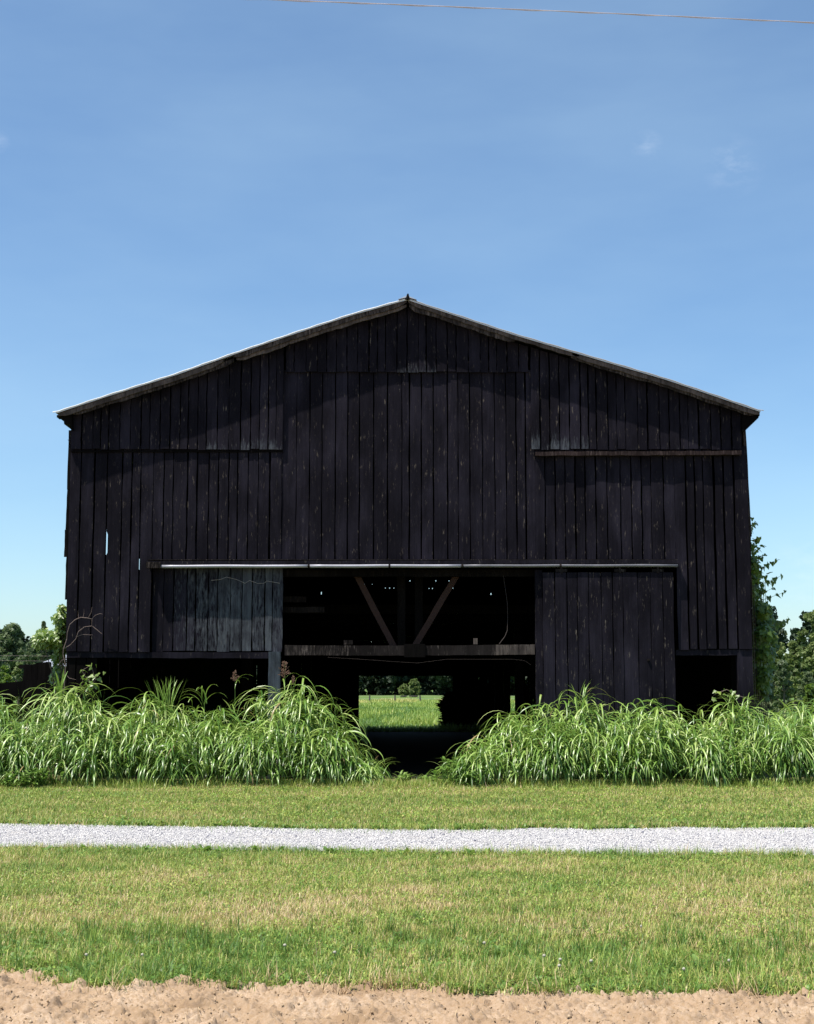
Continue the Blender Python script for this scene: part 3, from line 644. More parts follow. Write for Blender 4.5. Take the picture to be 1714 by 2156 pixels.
# sliding door on the right, standing proud of the wall
sd = MB(); Yd = YF - .09
planks(sd, [1143, 1169, 1195, 1217, 1240, 1267, 1291, 1313, 1344, 1371, 1397, 1420], 1330, PZ(1205, Yd), .12, Yd, seed=10, gap=.01, wearf=lambda u, r: r.uniform(0, .12), yj=.003, botj=.005)
door = sd.build('sliding_door', M_BLACK, barn)
for z0_, z1_ in ((PZ(1232, Yd), PZ(1218, Yd)), (.5, .64)):
    b = MB(); b.box(PX(1144, 1300, Yd), PX(1419, 1300, Yd), Yd + .031, Yd + .055, z0_, z1_); b.build('door_batten', M_INNER, door)
for u in (1262 - 80, 1305, 1385):
    b = MB(); x = PX(u, 1200, Yd); b.box(x - .1, x + .1, Yd - .006, Yd + .0, PZ(1204, Yd), PZ(1198, Yd)); b.box(x - .02, x + .02, Yd - .02, Yd - .006, PZ(1206, Yd), PZ(1190, Yd)); b.build('door_hanger', M_GREY, door)
b = MB(); x = PX(1365, 1385, Yd); b.box(x - .02, x + .02, Yd - .03, Yd, PZ(1391, Yd), PZ(1387, Yd)); b.build('door_handle', M_GREY, door)
# track timber and pipe
Yt = YF - .045
tk = MB(); tk.beam(P(311, 1186, Yt), P(1427, 1183.5, Yt), .06, .17, (.4, .15, 0), n=30, jit=.002); track = tk.build('track_timber', M_BLACK, barn)
for i0_, i1_, rr_, mm in ((0, 8.6, .03, M_PIPE), (8.6, 17.5, .031, M_PIPE), (17.5, 30, .028, M_PIPED)):
    b = MB(); b.tube([P(338 + i * 36.3, 1192.5 - i * .06 + .25 * math.sin(i * 1.3), Yt - .065) for i in np.linspace(i0_, i1_, 12)], rr_, 10); b.build('track_pipe', mm, track, smooth=True)
for u in (338 + 8.6 * 36.3, 338 + 17.5 * 36.3, 820, 1180):
    b = MB(); b.tube([P(u - 2, 1192.3 - (u - 338) * .0016, Yt - .065), P(u + 2, 1192.3 - (u - 338) * .0016, Yt - .065)], .037, 8, (.5, .3, 0)); b.build('track_bracket', M_GREY, track)
b = MB(); b.box(PX(310, 1190, Yt), PX(340, 1190, Yt), Yt - .11, Yt - .031, PZ(1196, Yt - .11), PZ(1183, Yt - .11), (.2, .35, 0)); b.build('end_block', M_GREY, track)
b = MB(); b.box(PX(312, 1180, Yt), PX(1426, 1180, Yt), Yt - .05, YF - .0, PZ(1181.4, Yt) + .012, PZ(1181.4, Yt) + .026, (.2, .25, 0)); b.build('drip_board', M_GREY, track)
# rail above the right hand siding
b = MB(); b.beam(P(1127, 956, YF - .07), P(1560, 954, YF - .07), .07, .09, (.5, .42, 0), n=24, jit=.004); b.build('girt_rail', M_BROWN, barn)
# rail stubs on the left and under the gable
b = MB(); b.beam(P(150, 950.5, YF - .015), P(596, 950, YF - .015), .03, .028, (.9, .0, 0), n=12); b.build('girt_strip', M_INNER, barn)
# posts
b = MB(); b.beam((PX(579, 1290, YF), YF + .07, 0), (PX(579, 1290, YF), YF + .07, PZ(1372, YF)), .2, .16, (.3, .85, 0), n=10, jit=.003); b.build('post', M_POSTG, barn)
b = MB(); b.beam((PX(1135, 1300, YF), YF + .06, 0), (PX(1135, 1300, YF), YF + .06, PZ(1200, YF)), .12, .14, (.5, .0, 0), n=14); b.build('post', M_BLACK, barn)
b = MB(); b.beam((PX(1570, 1400, YF), YF + .1, 0), (PX(1570, 1400, YF), YF + .1, PZ(1368, YF)), .25, .16, (.5, .12, 0), n=6); b.build('post', M_BLACK, barn)
b = MB(); b.beam((PX(1554, 1400, YF), YF + .35, 0), (PX(1554, 1400, YF), YF + .35, PZ(1366, YF)), .1, .1, (.5, .1, 0), n=6); b.build('post', M_INNER, barn)
b = MB(); planks(b, [143, 160, 182, 205], 1400, PZ(1374, YF + .06), 0, YF + .06, seed=12, gap=.01); b.build('skirting_boards', M_INNER, barn)
# sills
b = MB(); b.beam(P(143, 1379, YF + .1), P(566, 1380, YF + .1), .1, .14, (.6, .03, 0), n=14, jit=.005); b.build('sill_beam', M_BLACK, barn)
b = MB(); b.beam(P(1421, 1374, YF + .1), P(1556, 1374, YF + .1), .1, .14, (.6, .03, 0), n=8); b.build('sill_beam', M_BLACK, barn)
# loft beam across the opening, a little bowed
lb = MB(); rr = []; Ym = YF + .06
for i in range(41):
    t = i / 40; u = 600 + 525 * t; v = 1369 + 1.5 * math.sin(math.pi * t) - 1.5 * t; c = Vector(P(u, v, Ym)); h = .085 + rnd.uniform(-.003, .003)
    rr.append([c + Vector((0, -.06, -h)), c + Vector((0, -.06, h)), c + Vector((0, .06, h)), c + Vector((0, .06, -h))])
lb.rings(rr, al=[(.4, (.4 if i < 11 else .75 if i > 33 else .08), 0) for i in range(41)]); lbeam = lb.build('loft_beam', M_GREY, barn)
lbeam['label'] = 'bowed loft beam, weathered grey at its right end'
b = MB(); x = PX(872, 1368, Ym); b.box(x - .17, x + .19, Ym - .085, Ym - .062, PZ(1384, Ym), PZ(1356, Ym), (.8, .1, 0)); b.build('splice_plate', M_INNER, lbeam)
for (u0, u1, v0, v1, w) in [(724, 732, 1348, 1357.5, .35), (734, 743, 1348, 1357.5, .2), (997, 1005, 1344, 1357, .95)]:
    b = MB(); b.box(PX(u0, 1350, Ym), PX(u1, 1350, Ym), Ym - .05, Ym + .05, PZ(v1, Ym) + .003, PZ(v0, Ym), (.2, w, 0)); b.build('block', M_GREY, lbeam)
# V braces, truss posts, header in the opening
Yi = YF + .42
for (a, c) in (((748, 1204), (829, 1362)), ((966, 1204), (872, 1362))):
    b = MB(); b.beam(P(*a, Yi), P(*c, Yi), .105, .06, n=6); b.build('brace', M_BRACE, barn)
for u in (845, 882):
    b = MB(); b.beam(P(u, 1196, Yi + .35), P(u, 1362, Yi + .35), .14, .08, (.3, .2, 0)); b.build('post', M_INNER, barn)
b = MB(); b.beam(P(594, 1207, YF + .25), P(1130, 1207, YF + .25), .12, .1, (.2, .3, 0), n=12); b.build('header_beam', M_INNER, barn)
for (u1, v0, v1, dd) in ((645, 1255, 1269, .6), (683, 1277, 1291, .45)):
    b = MB(); b.beam(P(590, (v0 + v1) / 2, YF + dd), P(u1, (v0 + v1) / 2, YF + dd), .1, .04, (.3, .55, 0), n=4); b.build('wall_board', M_INNER, barn)
# walls of the far end and the sides: boards with gaps the daylight comes through
def gridwall(name, avals, zvals, inhole, mk, clampz):
    avals = sorted(set(round(a, 4) for a in avals)); zvals = sorted(set(round(z, 4) for z in zvals)); V = []; Fc = []
    na = len(avals)
    for z in zvals:
        for a in avals: V.append(mk(a, min(z, clampz(a))))
    for j in range(len(zvals) - 1):
        for i in range(na - 1):
            ca = (avals[i] + avals[i + 1]) / 2; cz = (zvals[j] + zvals[j + 1]) / 2
            if zvals[j] > max(clampz(avals[i]), clampz(avals[i + 1])) or inhole(ca, cz): continue
            Fc.append((j * na + i, j * na + i + 1, (j + 1) * na + i + 1, (j + 1) * na + i))
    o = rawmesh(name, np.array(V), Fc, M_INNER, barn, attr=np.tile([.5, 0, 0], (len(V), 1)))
    m = o.modifiers.new('thick', 'SOLIDIFY'); m.thickness = .025; m.offset = 0
    return o
# little chinks, (u, v) in the photograph, on the back wall
S = 1 / 1.1202
ch = [(710, 1359, 1.6, 3), (734, 1358, 2, 4), (734, 1375, 1.6, 3), (758, 1399, 1.6, 6), (670, 1461, 1.6, 4), (679, 1461, 1.6, 5), (670, 1476, 1, 1.5), (679, 1476, 1, 1.5), (679, 1489, 1.2, 3), (757, 1459, 1.5, 5)]
ch += [(860, 1378, 1.6, 1.6), (878, 1378, 1, 1), (909, 1387, 1.5, 1.5), (919, 1387, 1.8, 1.8), (929, 1387, 1.5, 1.5), (876, 1454, 1.6, 1.4), (859, 1466, 1.5, 1.5), (867, 1466, 1.2, 1.2), (909, 1455, 1, 3), (919, 1455, 1.7, 4), (929, 1455, 1.7, 4), (909, 1469, 1.2, 2), (919, 1469, 1.5, 3), (929, 1470, 1.2, 3), (867, 1499, 1.8, 1), (876, 1499, 1.2, 1), (908, 1515, 1.2, 1.2), (929, 1492, 1, 2), (860, 1500, 1.5, 1), (876, 1514, 1, 1)]
ch += [(967, 1370, 1.8, 2.2), (986, 1370, 1.8, 2), (1028, 1370, 1.8, 2.2), (1059, 1370, 1.6, 2), (1012, 1388, 1.6, 1.6), (1020, 1388, 1.2, 2.5), (1068, 1387, 1.6, 1.6), (987, 1388, 1, 1.2), (1059, 1455, 1.5, 1.5), (1068, 1429, 1, 2), (987, 1457, 1, 2), (967, 1470, 1.5, 2.5), (987, 1470, 1.5, 2), (1049, 1470, 1.5, 2), (1059, 1469, 1.2, 1.6), (967, 1492, 1.2, 2.5), (987, 1492, 1.4, 1.4), (1011, 1492, 1, 1), (1059, 1490, 1, 1.6), (1176, 1359, 2.2, 6), (1176, 1380, 1.4, 1.8), (1158, 1401, 1.8, 4), (1178, 1447, 1.6, 3), (1178, 1500, 1.6, 3), (1206, 1487, 1.4, 3), (1206, 1499, 1.2, 1.6), (1247, 1466, 2, 7)]
holes = []
for (u, v, w, h) in ch:
    w *= 1.15; u *= S; v *= S; w *= S * .5; h *= S * .5
    holes.append((PX(u - w, v, YB), PX(u + w, v, YB), PZ(v + h, YB), PZ(v - h, YB)))
for (u0, u1, v0, v1) in [(756, 953, 1423, 1560), (1073, 1086, 1424, 1502), (1049, 1052, 1424, 1484), (1106, 1110, 1424, 1445), (1007, 1009, 1426, 1434), (1026, 1028, 1430, 1440), (540, 541.5, 1400, 1440), (520, 521, 1405, 1430), (498, 499.5, 1398, 1436), (470, 471.2, 1400, 1425), (385, 386.5, 1395, 1440), (360, 361, 1400, 1430), (412, 413, 1396, 1420)]:
    holes.append((PX(u0, v0, YB), PX(u1, v0, YB), 0 if v1 > 1540 else PZ(v1, YB), PZ(v0, YB)))
av = [XL, XR_] + [h[0] for h in holes] + [h[1] for h in holes]; zv = [0, 12] + [h[2] for h in holes] + [h[3] for h in holes] + list(np.linspace(5.5, 9, 12))
av += list(np.linspace(XL + .1, XR_ - .1, 20))
gridwall('back_wall', av, zv, lambda a, z: any(h[0] < a < h[1] and h[2] < z < h[3] for h in holes), lambda a, z: (a, YB, z), lambda a: roofz(a) + .005)
lh = []
for (u, w, v0, v1) in [(223, 7, 1116, 1168), (291.5, 4, 1177, 1199), (228, 2.2, 1386, 1398), (228, 1.4, 1400, 1412), (227, 2, 1418, 1440), (246, 3.2, 1386, 1448), (238, 1.0, 1390, 1440), (271, 1.0, 1388, 1410), (331, 1.0, 1400, 1440), (338, .8, 1395, 1450)]:
    y0, z0 = onX(u - w / 2, v1, XL); y1, z1 = onX(u + w / 2, v0, XL); lh.append((min(y0, y1), max(y0, y1), min(z0, z1), max(z0, z1)))
for side, X0, hs in (('l', XL + .02, lh), ('r', XR_ - .02, [])):
    ztop_ = roofz(X0) - .1
    av = [YF + .05, YB] + [h[0] for h in hs] + [h[1] for h in hs]; zv = [0, ztop_] + [h[2] for h in hs] + [h[3] for h in hs]
    gridwall('side_wall', av, zv, lambda a, z: any(h[0] < a < h[1] and h[2] < z < h[3] for h in hs), lambda a, z: (X0, a, z), lambda a: ztop_)
# ragged corner boards at both front corners
b = MB()
for (u0, u1, v0, v1) in [(135, 145, 1115, 1172), (137, 145, 1172, 1262), (138.5, 147, 1030, 1115), (142, 151, 905, 1030)]:
    b.beam((PX((u0 + u1) / 2, (v0 + v1) / 2, YF), YF + .062, PZ(v1, YF)), (PX((u0 + u1) / 2, (v0 + v1) / 2, YF), YF + .062, PZ(v0, YF)), PX(u1, 1100, YF) - PX(u0, 1100, YF), .05, (.5, .2, 0), n=5)
b.build('corner_board', M_INNER, barn)
b = MB()
b.beam(P(1567, 905, YF + .06), P(1579, 1130, YF + .06), .05, .04, (.4, .5, 0), n=6); b.beam(P(1578, 1130, YF + .06), P(1582, 1368, YF + .06), .04, .04, (.4, .2, 0), n=6)
b.build('corner_board', M_GREY, barn)
# roof: corrugated sheets
def roofsheet(xs_, name='roof'):
    V = []; Fc = []; ny = 110; yy = np.linspace(YR, YB + .3, ny)
    for i, x in enumerate(xs_):
        for j, y in enumerate(yy): V.append((x, y, roofz(x) + (.012 if j % 2 else 0)))
    n = len(xs_)
    for i in range(n - 1):
        for j in range(ny - 1): Fc.append((i * ny + j, (i + 1) * ny + j, (i + 1) * ny + j + 1, i * ny + j + 1))
    o = rawmesh(name, np.array(V), Fc, M_ROOF, barn); m = o.modifiers.new('thick', 'SOLIDIFY'); m.thickness = .02; m.offset = -1; return o
roof = roofsheet(RX)
dk = MB()
for x0, x1 in zip(RX[:-1], RX[1:]):
    dk.rings([[(x, YF + .03, roofz(x) - .03), (x, YB + .25, roofz(x) - .03), (x, YB + .25, roofz(x) - .05), (x, YF + .03, roofz(x) - .05)] for x in (x0, x1)], (.7, 0, 0))
dk.build('added_dark_liner', M_INNER, roof)  # dark sheet added to hide the bright underside of the metal roof
b = MB(); rp = [(RX[6] - .16, roofz(RX[6] - .16) + .03), (RX[6], RZ[6] + .055), (RX[6] + .16, roofz(RX[6] + .16) + .03), (RX[6], RZ[6] + .02)]
b.rings([[(x, y, z) for x, z in rp] for y in (YR - .03, YB + .33)]); b.build('ridge_cap', M_ROOF, roof)
b = MB(); b.tube([(RX[6], YR - .02, RZ[6] - .02), (RX[6] + .01, YR - .02, RZ[6] + .085)], [.05, .012], 5); b.build('ridge_knob', M_INNER, roof)
def rake(pts, th, off, Y, a, mat=M_GREY, y2=.03, taper=True, seed=0):
    rg = random.Random(seed); b = MB(); rr = []; n = 40
    us = np.linspace(pts[0], pts[1], n)
    for i, u in enumerate(us):
        x = PX(u, np.interp(u, [p[0] for p in roofpts], [p[1] for p in roofpts]), YR); z = roofz(x) - off + rg.uniform(-.004, .004)
        t_ = th * (1 if not taper else min(1, .45 + min(i, n - 1 - i) * .35)) + rg.uniform(-.006, .006) + (.02 * math.sin(u * .06 + seed * 2) * math.sin(u * .023 + seed) * .55 if off > .05 else 0)
        rr.append([(x, Y, z), (x, Y + y2, z), (x, Y + y2, z - t_), (x, Y, z - t_)])
    b.rings(rr, a); return b.build('rake_board', mat, roof)
rake((122, 470), .085, .03, YR + .02, (.3, .75, 0), seed=1); rake((150, 492), .09, .075, YR + .055, (.5, .5, 0), seed=2)
rake((492, 856), .085, .02, YR + .02, (.3, .6, 0), seed=3); rake((497, 856), .08, .085, YR + .055, (.2, .95, 0), seed=4)
rake((860, 1220), .07, .02, YR + .02, (.3, .7, 0), seed=5); rake((862, 1085), .085, .075, YR + .055, (.4, .55, 0), seed=6)
rake((1205, 1600), .075, .03, YR + .02, (.3, .75, 0), seed=7); rake((1203, 1590), .07, .075, YR + .055, (.5, .5, 0), seed=8)
# soffit backing the rake and dark eave returns
b = MB()
for (x0, x1) in zip(RX[:-1], RX[1:]):
    b.rings([[(x, YR + .09, roofz(x) - .035), (x, YF + .03, roofz(x) - .035), (x, YF + .03, roofz(x) - .07), (x, YR + .09, roofz(x) - .07)] for x in (x0, x1)], (.7, 0, 0))
b.build('soffit', M_INNER, roof)
for poly in ([(122, 872), (150, 866), (152, 905), (146, 893), (135, 893), (134, 884)], [(1600, 868), (1597, 880), (1570, 906), (1563, 908), (1563, 858)]):
    b = MB(); A_ = [P(u, v, YR + .1) for u, v in poly]; b.rings([A_, [(x, YF + 1.2, z) for x, y, z in A_]], (.9, 0, 0)); b.build('eave_return', M_INNER, roof)
for u0, u1, mm, rd in ((116, 856, M_EDGE, .0095), (860, 1603, M_EDGE2, .008)):
    b = MB(); uu = np.linspace(u0, u1, 60); b.tube([(PX(u, 700, YR), YR - .004, roofz(PX(u, 700, YR)) + .004 + .004 * math.sin(u * .37)) for u in uu], rd, 6); b.build('drip_edge', mm, roof)
# inner bents
for k, yb in enumerate((29.2, 33.8, 38.4, 43.0, 47.2)):
    for x in (XL + 2.6, XR_ - 2.9):
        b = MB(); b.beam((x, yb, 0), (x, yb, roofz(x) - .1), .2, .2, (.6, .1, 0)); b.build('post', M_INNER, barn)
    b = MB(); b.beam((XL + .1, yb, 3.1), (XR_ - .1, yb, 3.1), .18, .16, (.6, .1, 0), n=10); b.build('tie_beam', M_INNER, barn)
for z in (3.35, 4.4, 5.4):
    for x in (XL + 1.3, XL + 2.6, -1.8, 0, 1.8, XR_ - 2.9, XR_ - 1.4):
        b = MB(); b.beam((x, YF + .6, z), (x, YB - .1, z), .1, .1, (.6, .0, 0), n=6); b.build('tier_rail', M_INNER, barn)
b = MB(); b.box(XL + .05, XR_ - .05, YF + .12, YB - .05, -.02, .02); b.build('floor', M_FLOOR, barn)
b = MB(); b.beam((PX(1093, 1440, 34), 34, 0), (PX(1093, 1440, 34), 34, 3), .2, .2, (.5, .1, 0)); b.build('post', M_INNER, barn)
# splintered board stack at the right of the rear opening
b = MB(); rg = random.Random(8)
n = 26; v0, v1 = 1456, 1546; Ys = YB - .3
prof = [(1456, 953), (1458, 936), (1463, 926), (1470, 930), (1476, 924), (1482, 920), (1500, 922), (1520, 925), (1536, 928), (1546, 930)]
for i in range(n):
    va = v0 + (v1 - v0) * i / n; vb = va + (v1 - v0) / n; vm = (va + vb) / 2
    ue = np.interp(vm, [p[0] for p in prof], [p[1] for p in prof]) + rg.uniform(-4.5, 3)
    A_ = [P(ue + rg.uniform(-3, 3), va, Ys), P(ue + 6, vb, Ys), P(1070, vb, Ys), P(1070, va, Ys)]
    b.rings([A_, [(x, y + .12, z) for x, y, z in A_]], (rg.random(), 0, 0))
tag(b.build('board_stack', M_INNER), 'black stack of splintered boards at the rear doorway', 'board stack')
# cable hanging in the opening, and wire slung under the loft beam
cb = MB(); pts = [(1060, 1212), (1064, 1240), (1068, 1268), (1069, 1300), (1068, 1328), (1063, 1340), (1051, 1356)]
cb.tube([P(u, v, YF + .1) for u, v in pts], [.0028] * 4 + [.006] * 3, 5)
tag(cb.build('hanging_cable', M_CABLE), 'thin curled cable hanging above the loft beam', 'cable')
cb = MB(); pts = [(690, 1384), (760, 1388), (830, 1393), (880, 1396), (940, 1388), (1010, 1388), (1080, 1388), (1105, 1391), (1118, 1400)]
cb.tube([P(u, v, YF - .03) for u, v in pts], .0014, 5)
tag(cb.build('slung_wire', M_CABLE), 'thin brown wire slung along under the loft beam', 'wire')
cb = MB(); cb.tube([P(u, v, YF + .052) for u, v in [(445, 1222), (464, 1220), (477, 1215), (498, 1220), (516, 1228), (526, 1222), (542, 1228), (556, 1228), (562, 1223), (589, 1228)]], .003, 4)
tag(cb.build('twine', M_WIRE), 'thin pale twine stretched across the bleached plank panel', 'twine')

# ------------------------------------------------------------------ overhead wire in front of the barn
w_ = empty('overhead_wire', P(857, 10, 15)); tag(w_, 'thin twisted overhead wire crossing the sky at the top', 'wire')
def wirepts(Y, dz=0, ph=0, amp=0):
    out = []
    for i in range(400):
        u = -6000 + i * 40; v = -26 + (u + 0) * .0462 + ((u - 1100) / 1000) ** 2 * 5.2 - 6; p = P(u, 30, Y)
        out.append((p[0], Y + amp * math.sin(i * 2.1 + ph), p[2] - (v - 30) * Y / F + dz + amp * math.cos(i * 2.1 + ph)))
    return out
b = MB(); b.tube(wirepts(15), .0045, 5); b.build('messenger_cable', M_PINK, w_)
b = MB(); b.tube(wirepts(15, -.006, 0, .005), .004, 5); b.build('insulated_cable', M_PINK, w_)
for (v, lb_) in ((1381, 'upper of two distant wires crossing the left trees'), (1391.5, 'lower of two distant wires crossing the left trees')):
    b = MB(); b.tube([(PX(u, v, 90), 90, PZ(v + (u - 60) * .012, 90)) for u in (-500, -200, 0, 200, 500)], .011, 4)
    tag(b.build('power_line', M_CABLE), lb_, 'wire', 'distant power lines')

# ------------------------------------------------------------------ things left of the barn
pen = empty('board_screen', (PX(70, 1440, 26), 26, 0)); tag(pen, 'short dark upright board screen left of the barn corner', 'board screen')
b = MB()
poly = [(35, 1446, 53, 1397, 62, 1401), (53, 0, 0, 0, 0, 0)]
bl = [(36, 52, 64, 66, 1398, 1401), (64, 66.5, 78, 79, 1400, 1396), (78.5, 79.5, 96, 96, 1395, 1394), (96.5, 96.5, 107, 107, 1393, 1394)]
for (ub0, ut0, ub1, ut1, vt0, vt1) in bl:
    A_ = [P(ub0, 1520, 26), P(ub1, 1520, 26), P(ut1, vt1, 26), P(ut0, vt0, 26)]; b.rings([A_, [(x, y + .05, z) for x, y, z in A_]], (rnd.random(), .05, 0))
b.build('boards', M_INNER, pen)
b = MB(); b.beam(P(40, 1404, 26.08), P(106, 1400, 26.08), .06, .05, (.5, .1, 0)); b.build('back_rail', M_INNER, pen)
for u in (60, 98):
    b = MB(); x = PX(u, 1440, 26.15); b.beam((x, 26.15, 0), (x, 26.15, PZ(1404, 26.15)), .1, .1, (.5, 0, 0)); b.build('post', M_INNER, pen)
b = MB(); b.beam(P(-160, 1466, 25.7), P(146, 1443, 25.7), .26, .12, (.6, 0, 0), n=10)
for u in (-100, 20, 130):
    x = PX(u, 1450, 25.8); b.beam((x, 25.8, 0), (x, 25.8, 1.45), .12, .1, (.6, 0, 0))
tag(b.build('plank_rail', M_INNER), 'long low dark plank rail running left from the barn corner', 'rail')
b = MB(); A_ = [P(119, 1440, 26.3), P(128, 1434, 26.3), P(131, 1412, 26.3), P(126, 1404, 26.3), P(122, 1418, 26.3)]; b.rings([A_, [(x, y + .01, z) for x, y, z in A_]]); o = b.build('metal_sheet', M_SHEET)
b = MB(); b.box(A_[0][0] + .0, A_[0][0] + .1, 26.31, 26.36, 0, A_[0][2] + .05); 
o2 = b.build('sheet_stake', M_INNER, None); o2.parent = o; tag(o, 'small pale metal sheet standing beside the ivy', 'metal sheet')
hs = empty('outbuilding', (PX(92, 1400, 70), 70, 0)); tag(hs, 'small outbuilding with pale metal roof left of the barn', 'outbuilding')
x0, x1 = PX(71, 1400, 70), PX(122, 1400, 70); zr = PZ(1376, 70); ze = PZ(1402, 70); xm = PX(86, 1400, 70)
b = MB(); b.box(x0 + .15, x1 + .8, 70.1, 75.9, 0, ze - .04); b.build('wall', M_GREY, hs)
b = MB(); b.rings([[(x0, 69.8, ze), (xm + .35, 73, zr), (x1 + 1, 73, zr), (x1 + 1, 69.8, ze)], [(x0, 69.8, ze - .06), (xm + .35, 73, zr - .06), (x1 + 1, 73, zr - .06), (x1 + 1, 69.8, ze - .06)]])
b.rings([[(x0, 76.2, ze), (x1 + 1, 76.2, ze), (x1 + 1, 73.01, zr), (xm + .35, 73.01, zr)], [(x0, 76.2, ze - .06), (x1 + 1, 76.2, ze - .06), (x1 + 1, 73.01, zr - .06), (xm + .35, 73.01, zr - .06)]])
b.build('roof', M_ROOF, hs)

# ------------------------------------------------------------------ vines
def leaf_lobed(Pp, nrm, s, g, tv):
    n = len(Pp); a = np.cross(nrm, g.normal(0, 1, (n, 3)) * .5 + [0, 0, -1.0]); a /= np.linalg.norm(a, axis=1, keepdims=True) + 1e-9; dn = np.cross(nrm, a)
    dn = np.where(dn[:, 2:3] > 0, -dn, dn); s = s[:, None]
    prof = [(0, -.1), (.42, -.32), (.5, .15), (.3, .3), (.22, .62), (0, 1.0), (-.22, .62), (-.3, .3), (-.5, .15), (-.42, -.32)]
    V = np.stack([Pp + a * s * x + dn * s * y + nrm * s * (-.25 * abs(x)) for x, y in prof], 1).reshape(-1, 3); b0 = np.arange(n)[:, None] * 10
    Fq = np.concatenate([b0 + np.array([[0, 1, 2, 3]]), b0 + np.array([[0, 3, 4, 5]]), b0 + np.array([[0, 5, 6, 7]]), b0 + np.array([[0, 7, 8, 9]])])
    return V, Fq, np.repeat(np.stack([tv, tv, tv], 1), 10, 0)
def blob_leaves(clumps, seed, ls=.075, bias=(0, -.5, .4), tmean=.45):
    g = np.random.default_rng(seed); out = []
    for (c, r, k) in clumps:
        d = g.normal(0, 1, (k, 3)); d /= np.linalg.norm(d, axis=1, keepdims=True); Pp = np.array(c) + d * np.array(r) * (g.random((k, 1)) ** .45)
        nrm = d * .6 + g.normal(0, .5, (k, 3)) + np.array(bias); nrm /= np.linalg.norm(nrm, axis=1, keepdims=True)
        out.append(leaf_lobed(Pp, nrm, ls * g.uniform(.55, 1.25, k), g, np.clip(g.normal(tmean, .22, k), 0, 1)))
    return joinarr(out)
# right side vine, on the shaded side wall
vr = empty('vine', (XR_ + .1, YF + .8, 0)); tag(vr, 'dark vine climbing the shaded right side of the barn', 'vine')
cl = []; g = np.random.default_rng(3)
env = [(1095, 6, .2), (1150, 10, .4), (1185, 18, 1), (1215, 26, 1.4), (1245, 34, 1.4), (1280, 44, 1.9), (1310, 52, 2.3), (1340, 56, 2.6), (1370, 54, 2.6), (1400, 50, 2.6), (1430, 48, 2.6), (1455, 46, 2.4)]
stems = MB()
for (v, w, dn) in env:
    for q in range(3 if dn > .5 else 1):
        yy = YF + .3 + g.random() * 1.6; wm = w / F * yy; x = PX(1579 + w * g.uniform(.15, .75), v, yy)
        cl.append(((x, yy, PZ(v + g.uniform(-12, 12), yy)), (wm * .32 + .02, .35, .17), int(50 * dn)))
rg = random.Random(4)
tips = [(1592, 1100), (1606, 1148), (1612, 1168), (1640, 1178), (1618, 1190), (1646, 1212), (1632, 1220), (1628, 1238), (1655, 1246), (1668, 1306), (1655, 1314), (1636, 1318), (1600, 1130), (1622, 1205), (1600, 1170), (1672, 1303)]
for (u, v) in tips:
    Yv = YF + .4 + rg.random() * .8; p = Vector((XR_ + .05, Yv, PZ(v + 25, Yv))); q = Vector(P(min(u, 1660), v, Yv)); mth = (p + q) / 2 + Vector((0, 0, -.04))
    stems.tube([p, mth, q], [.006, .004, .002], 4)
    for t_ in (.3, .5, .65, .8, .92, 1.0):
        c = p * (1 - t_) ** 2 + mth * 2 * t_ * (1 - t_) + q * t_ * t_ ; cl.append((tuple(c), (.035, .05, .04), 2 if t_ < .9 else 1))
for i in range(9):
    yy = YF + .2 + i * .2; x = PX(1584 + i * 4, 1400, yy); stems.tube([(x, yy, 0), (x + .03, yy + .1, 1.2), (x, yy, 2.2 + rg.random() * 1.5)], [.014, .01, .004], 5)
V, Fq, A = blob_leaves(cl, 5, .085, (.3, -.4, .3), .35); rawmesh('foliage', V, Fq, M_VINE, vr, attr=A); stems.build('stem', M_BARK, vr)
# left ivy
vl = empty('ivy', (XL - .2, YF + .3, 0)); tag(vl, 'sunlit bright green ivy climbing the left barn corner', 'ivy')
cl = []
for (u, v, w, h, k) in [(132, 1284, 9, 12, 90), (126, 1305, 14, 16, 150), (130, 1330, 14, 16, 160), (118, 1345, 14, 16, 150), (128, 1362, 12, 16, 120), (122, 1385, 14, 16, 110), (126, 1405, 12, 16, 90), (110, 1335, 14, 12, 120), (95, 1340, 18, 14, 170), (82, 1350, 14, 18, 150), (100, 1350, 16, 14, 120), (118, 1425, 12, 16, 90), (130, 1440, 10, 14, 60), (106, 1346, 24, 18, 200), (90, 1330, 10, 9, 60), (134, 1320, 10, 30, 160), (129, 1350, 12, 40, 200), (126, 1420, 14, 18, 100)]:
    Yv = YF + .5 + g.random() * .5; cl.append((P(u, v, Yv), (w / F * Yv, .35, h / F * Yv), k))
V, Fq, A = blob_leaves(cl, 6, .07, (-.3, -.5, .5), .62); rawmesh('foliage', V, Fq, M_VINE, vl, attr=A)
stems = MB()
for (u0, v0, u1, v1) in [(128, 1470, 131, 1290), (120, 1470, 90, 1350), (124, 1470, 124, 1350), (130, 1470, 138, 1380)]:
    stems.tube([P(u0, v0, YF + .55), P((u0 + u1) / 2 + 3, (v0 + v1) / 2, YF + .5), P(u1, v1, YF + .5)], [.014, .01, .004], 5)
stems.build('stem', M_BARK, vl)
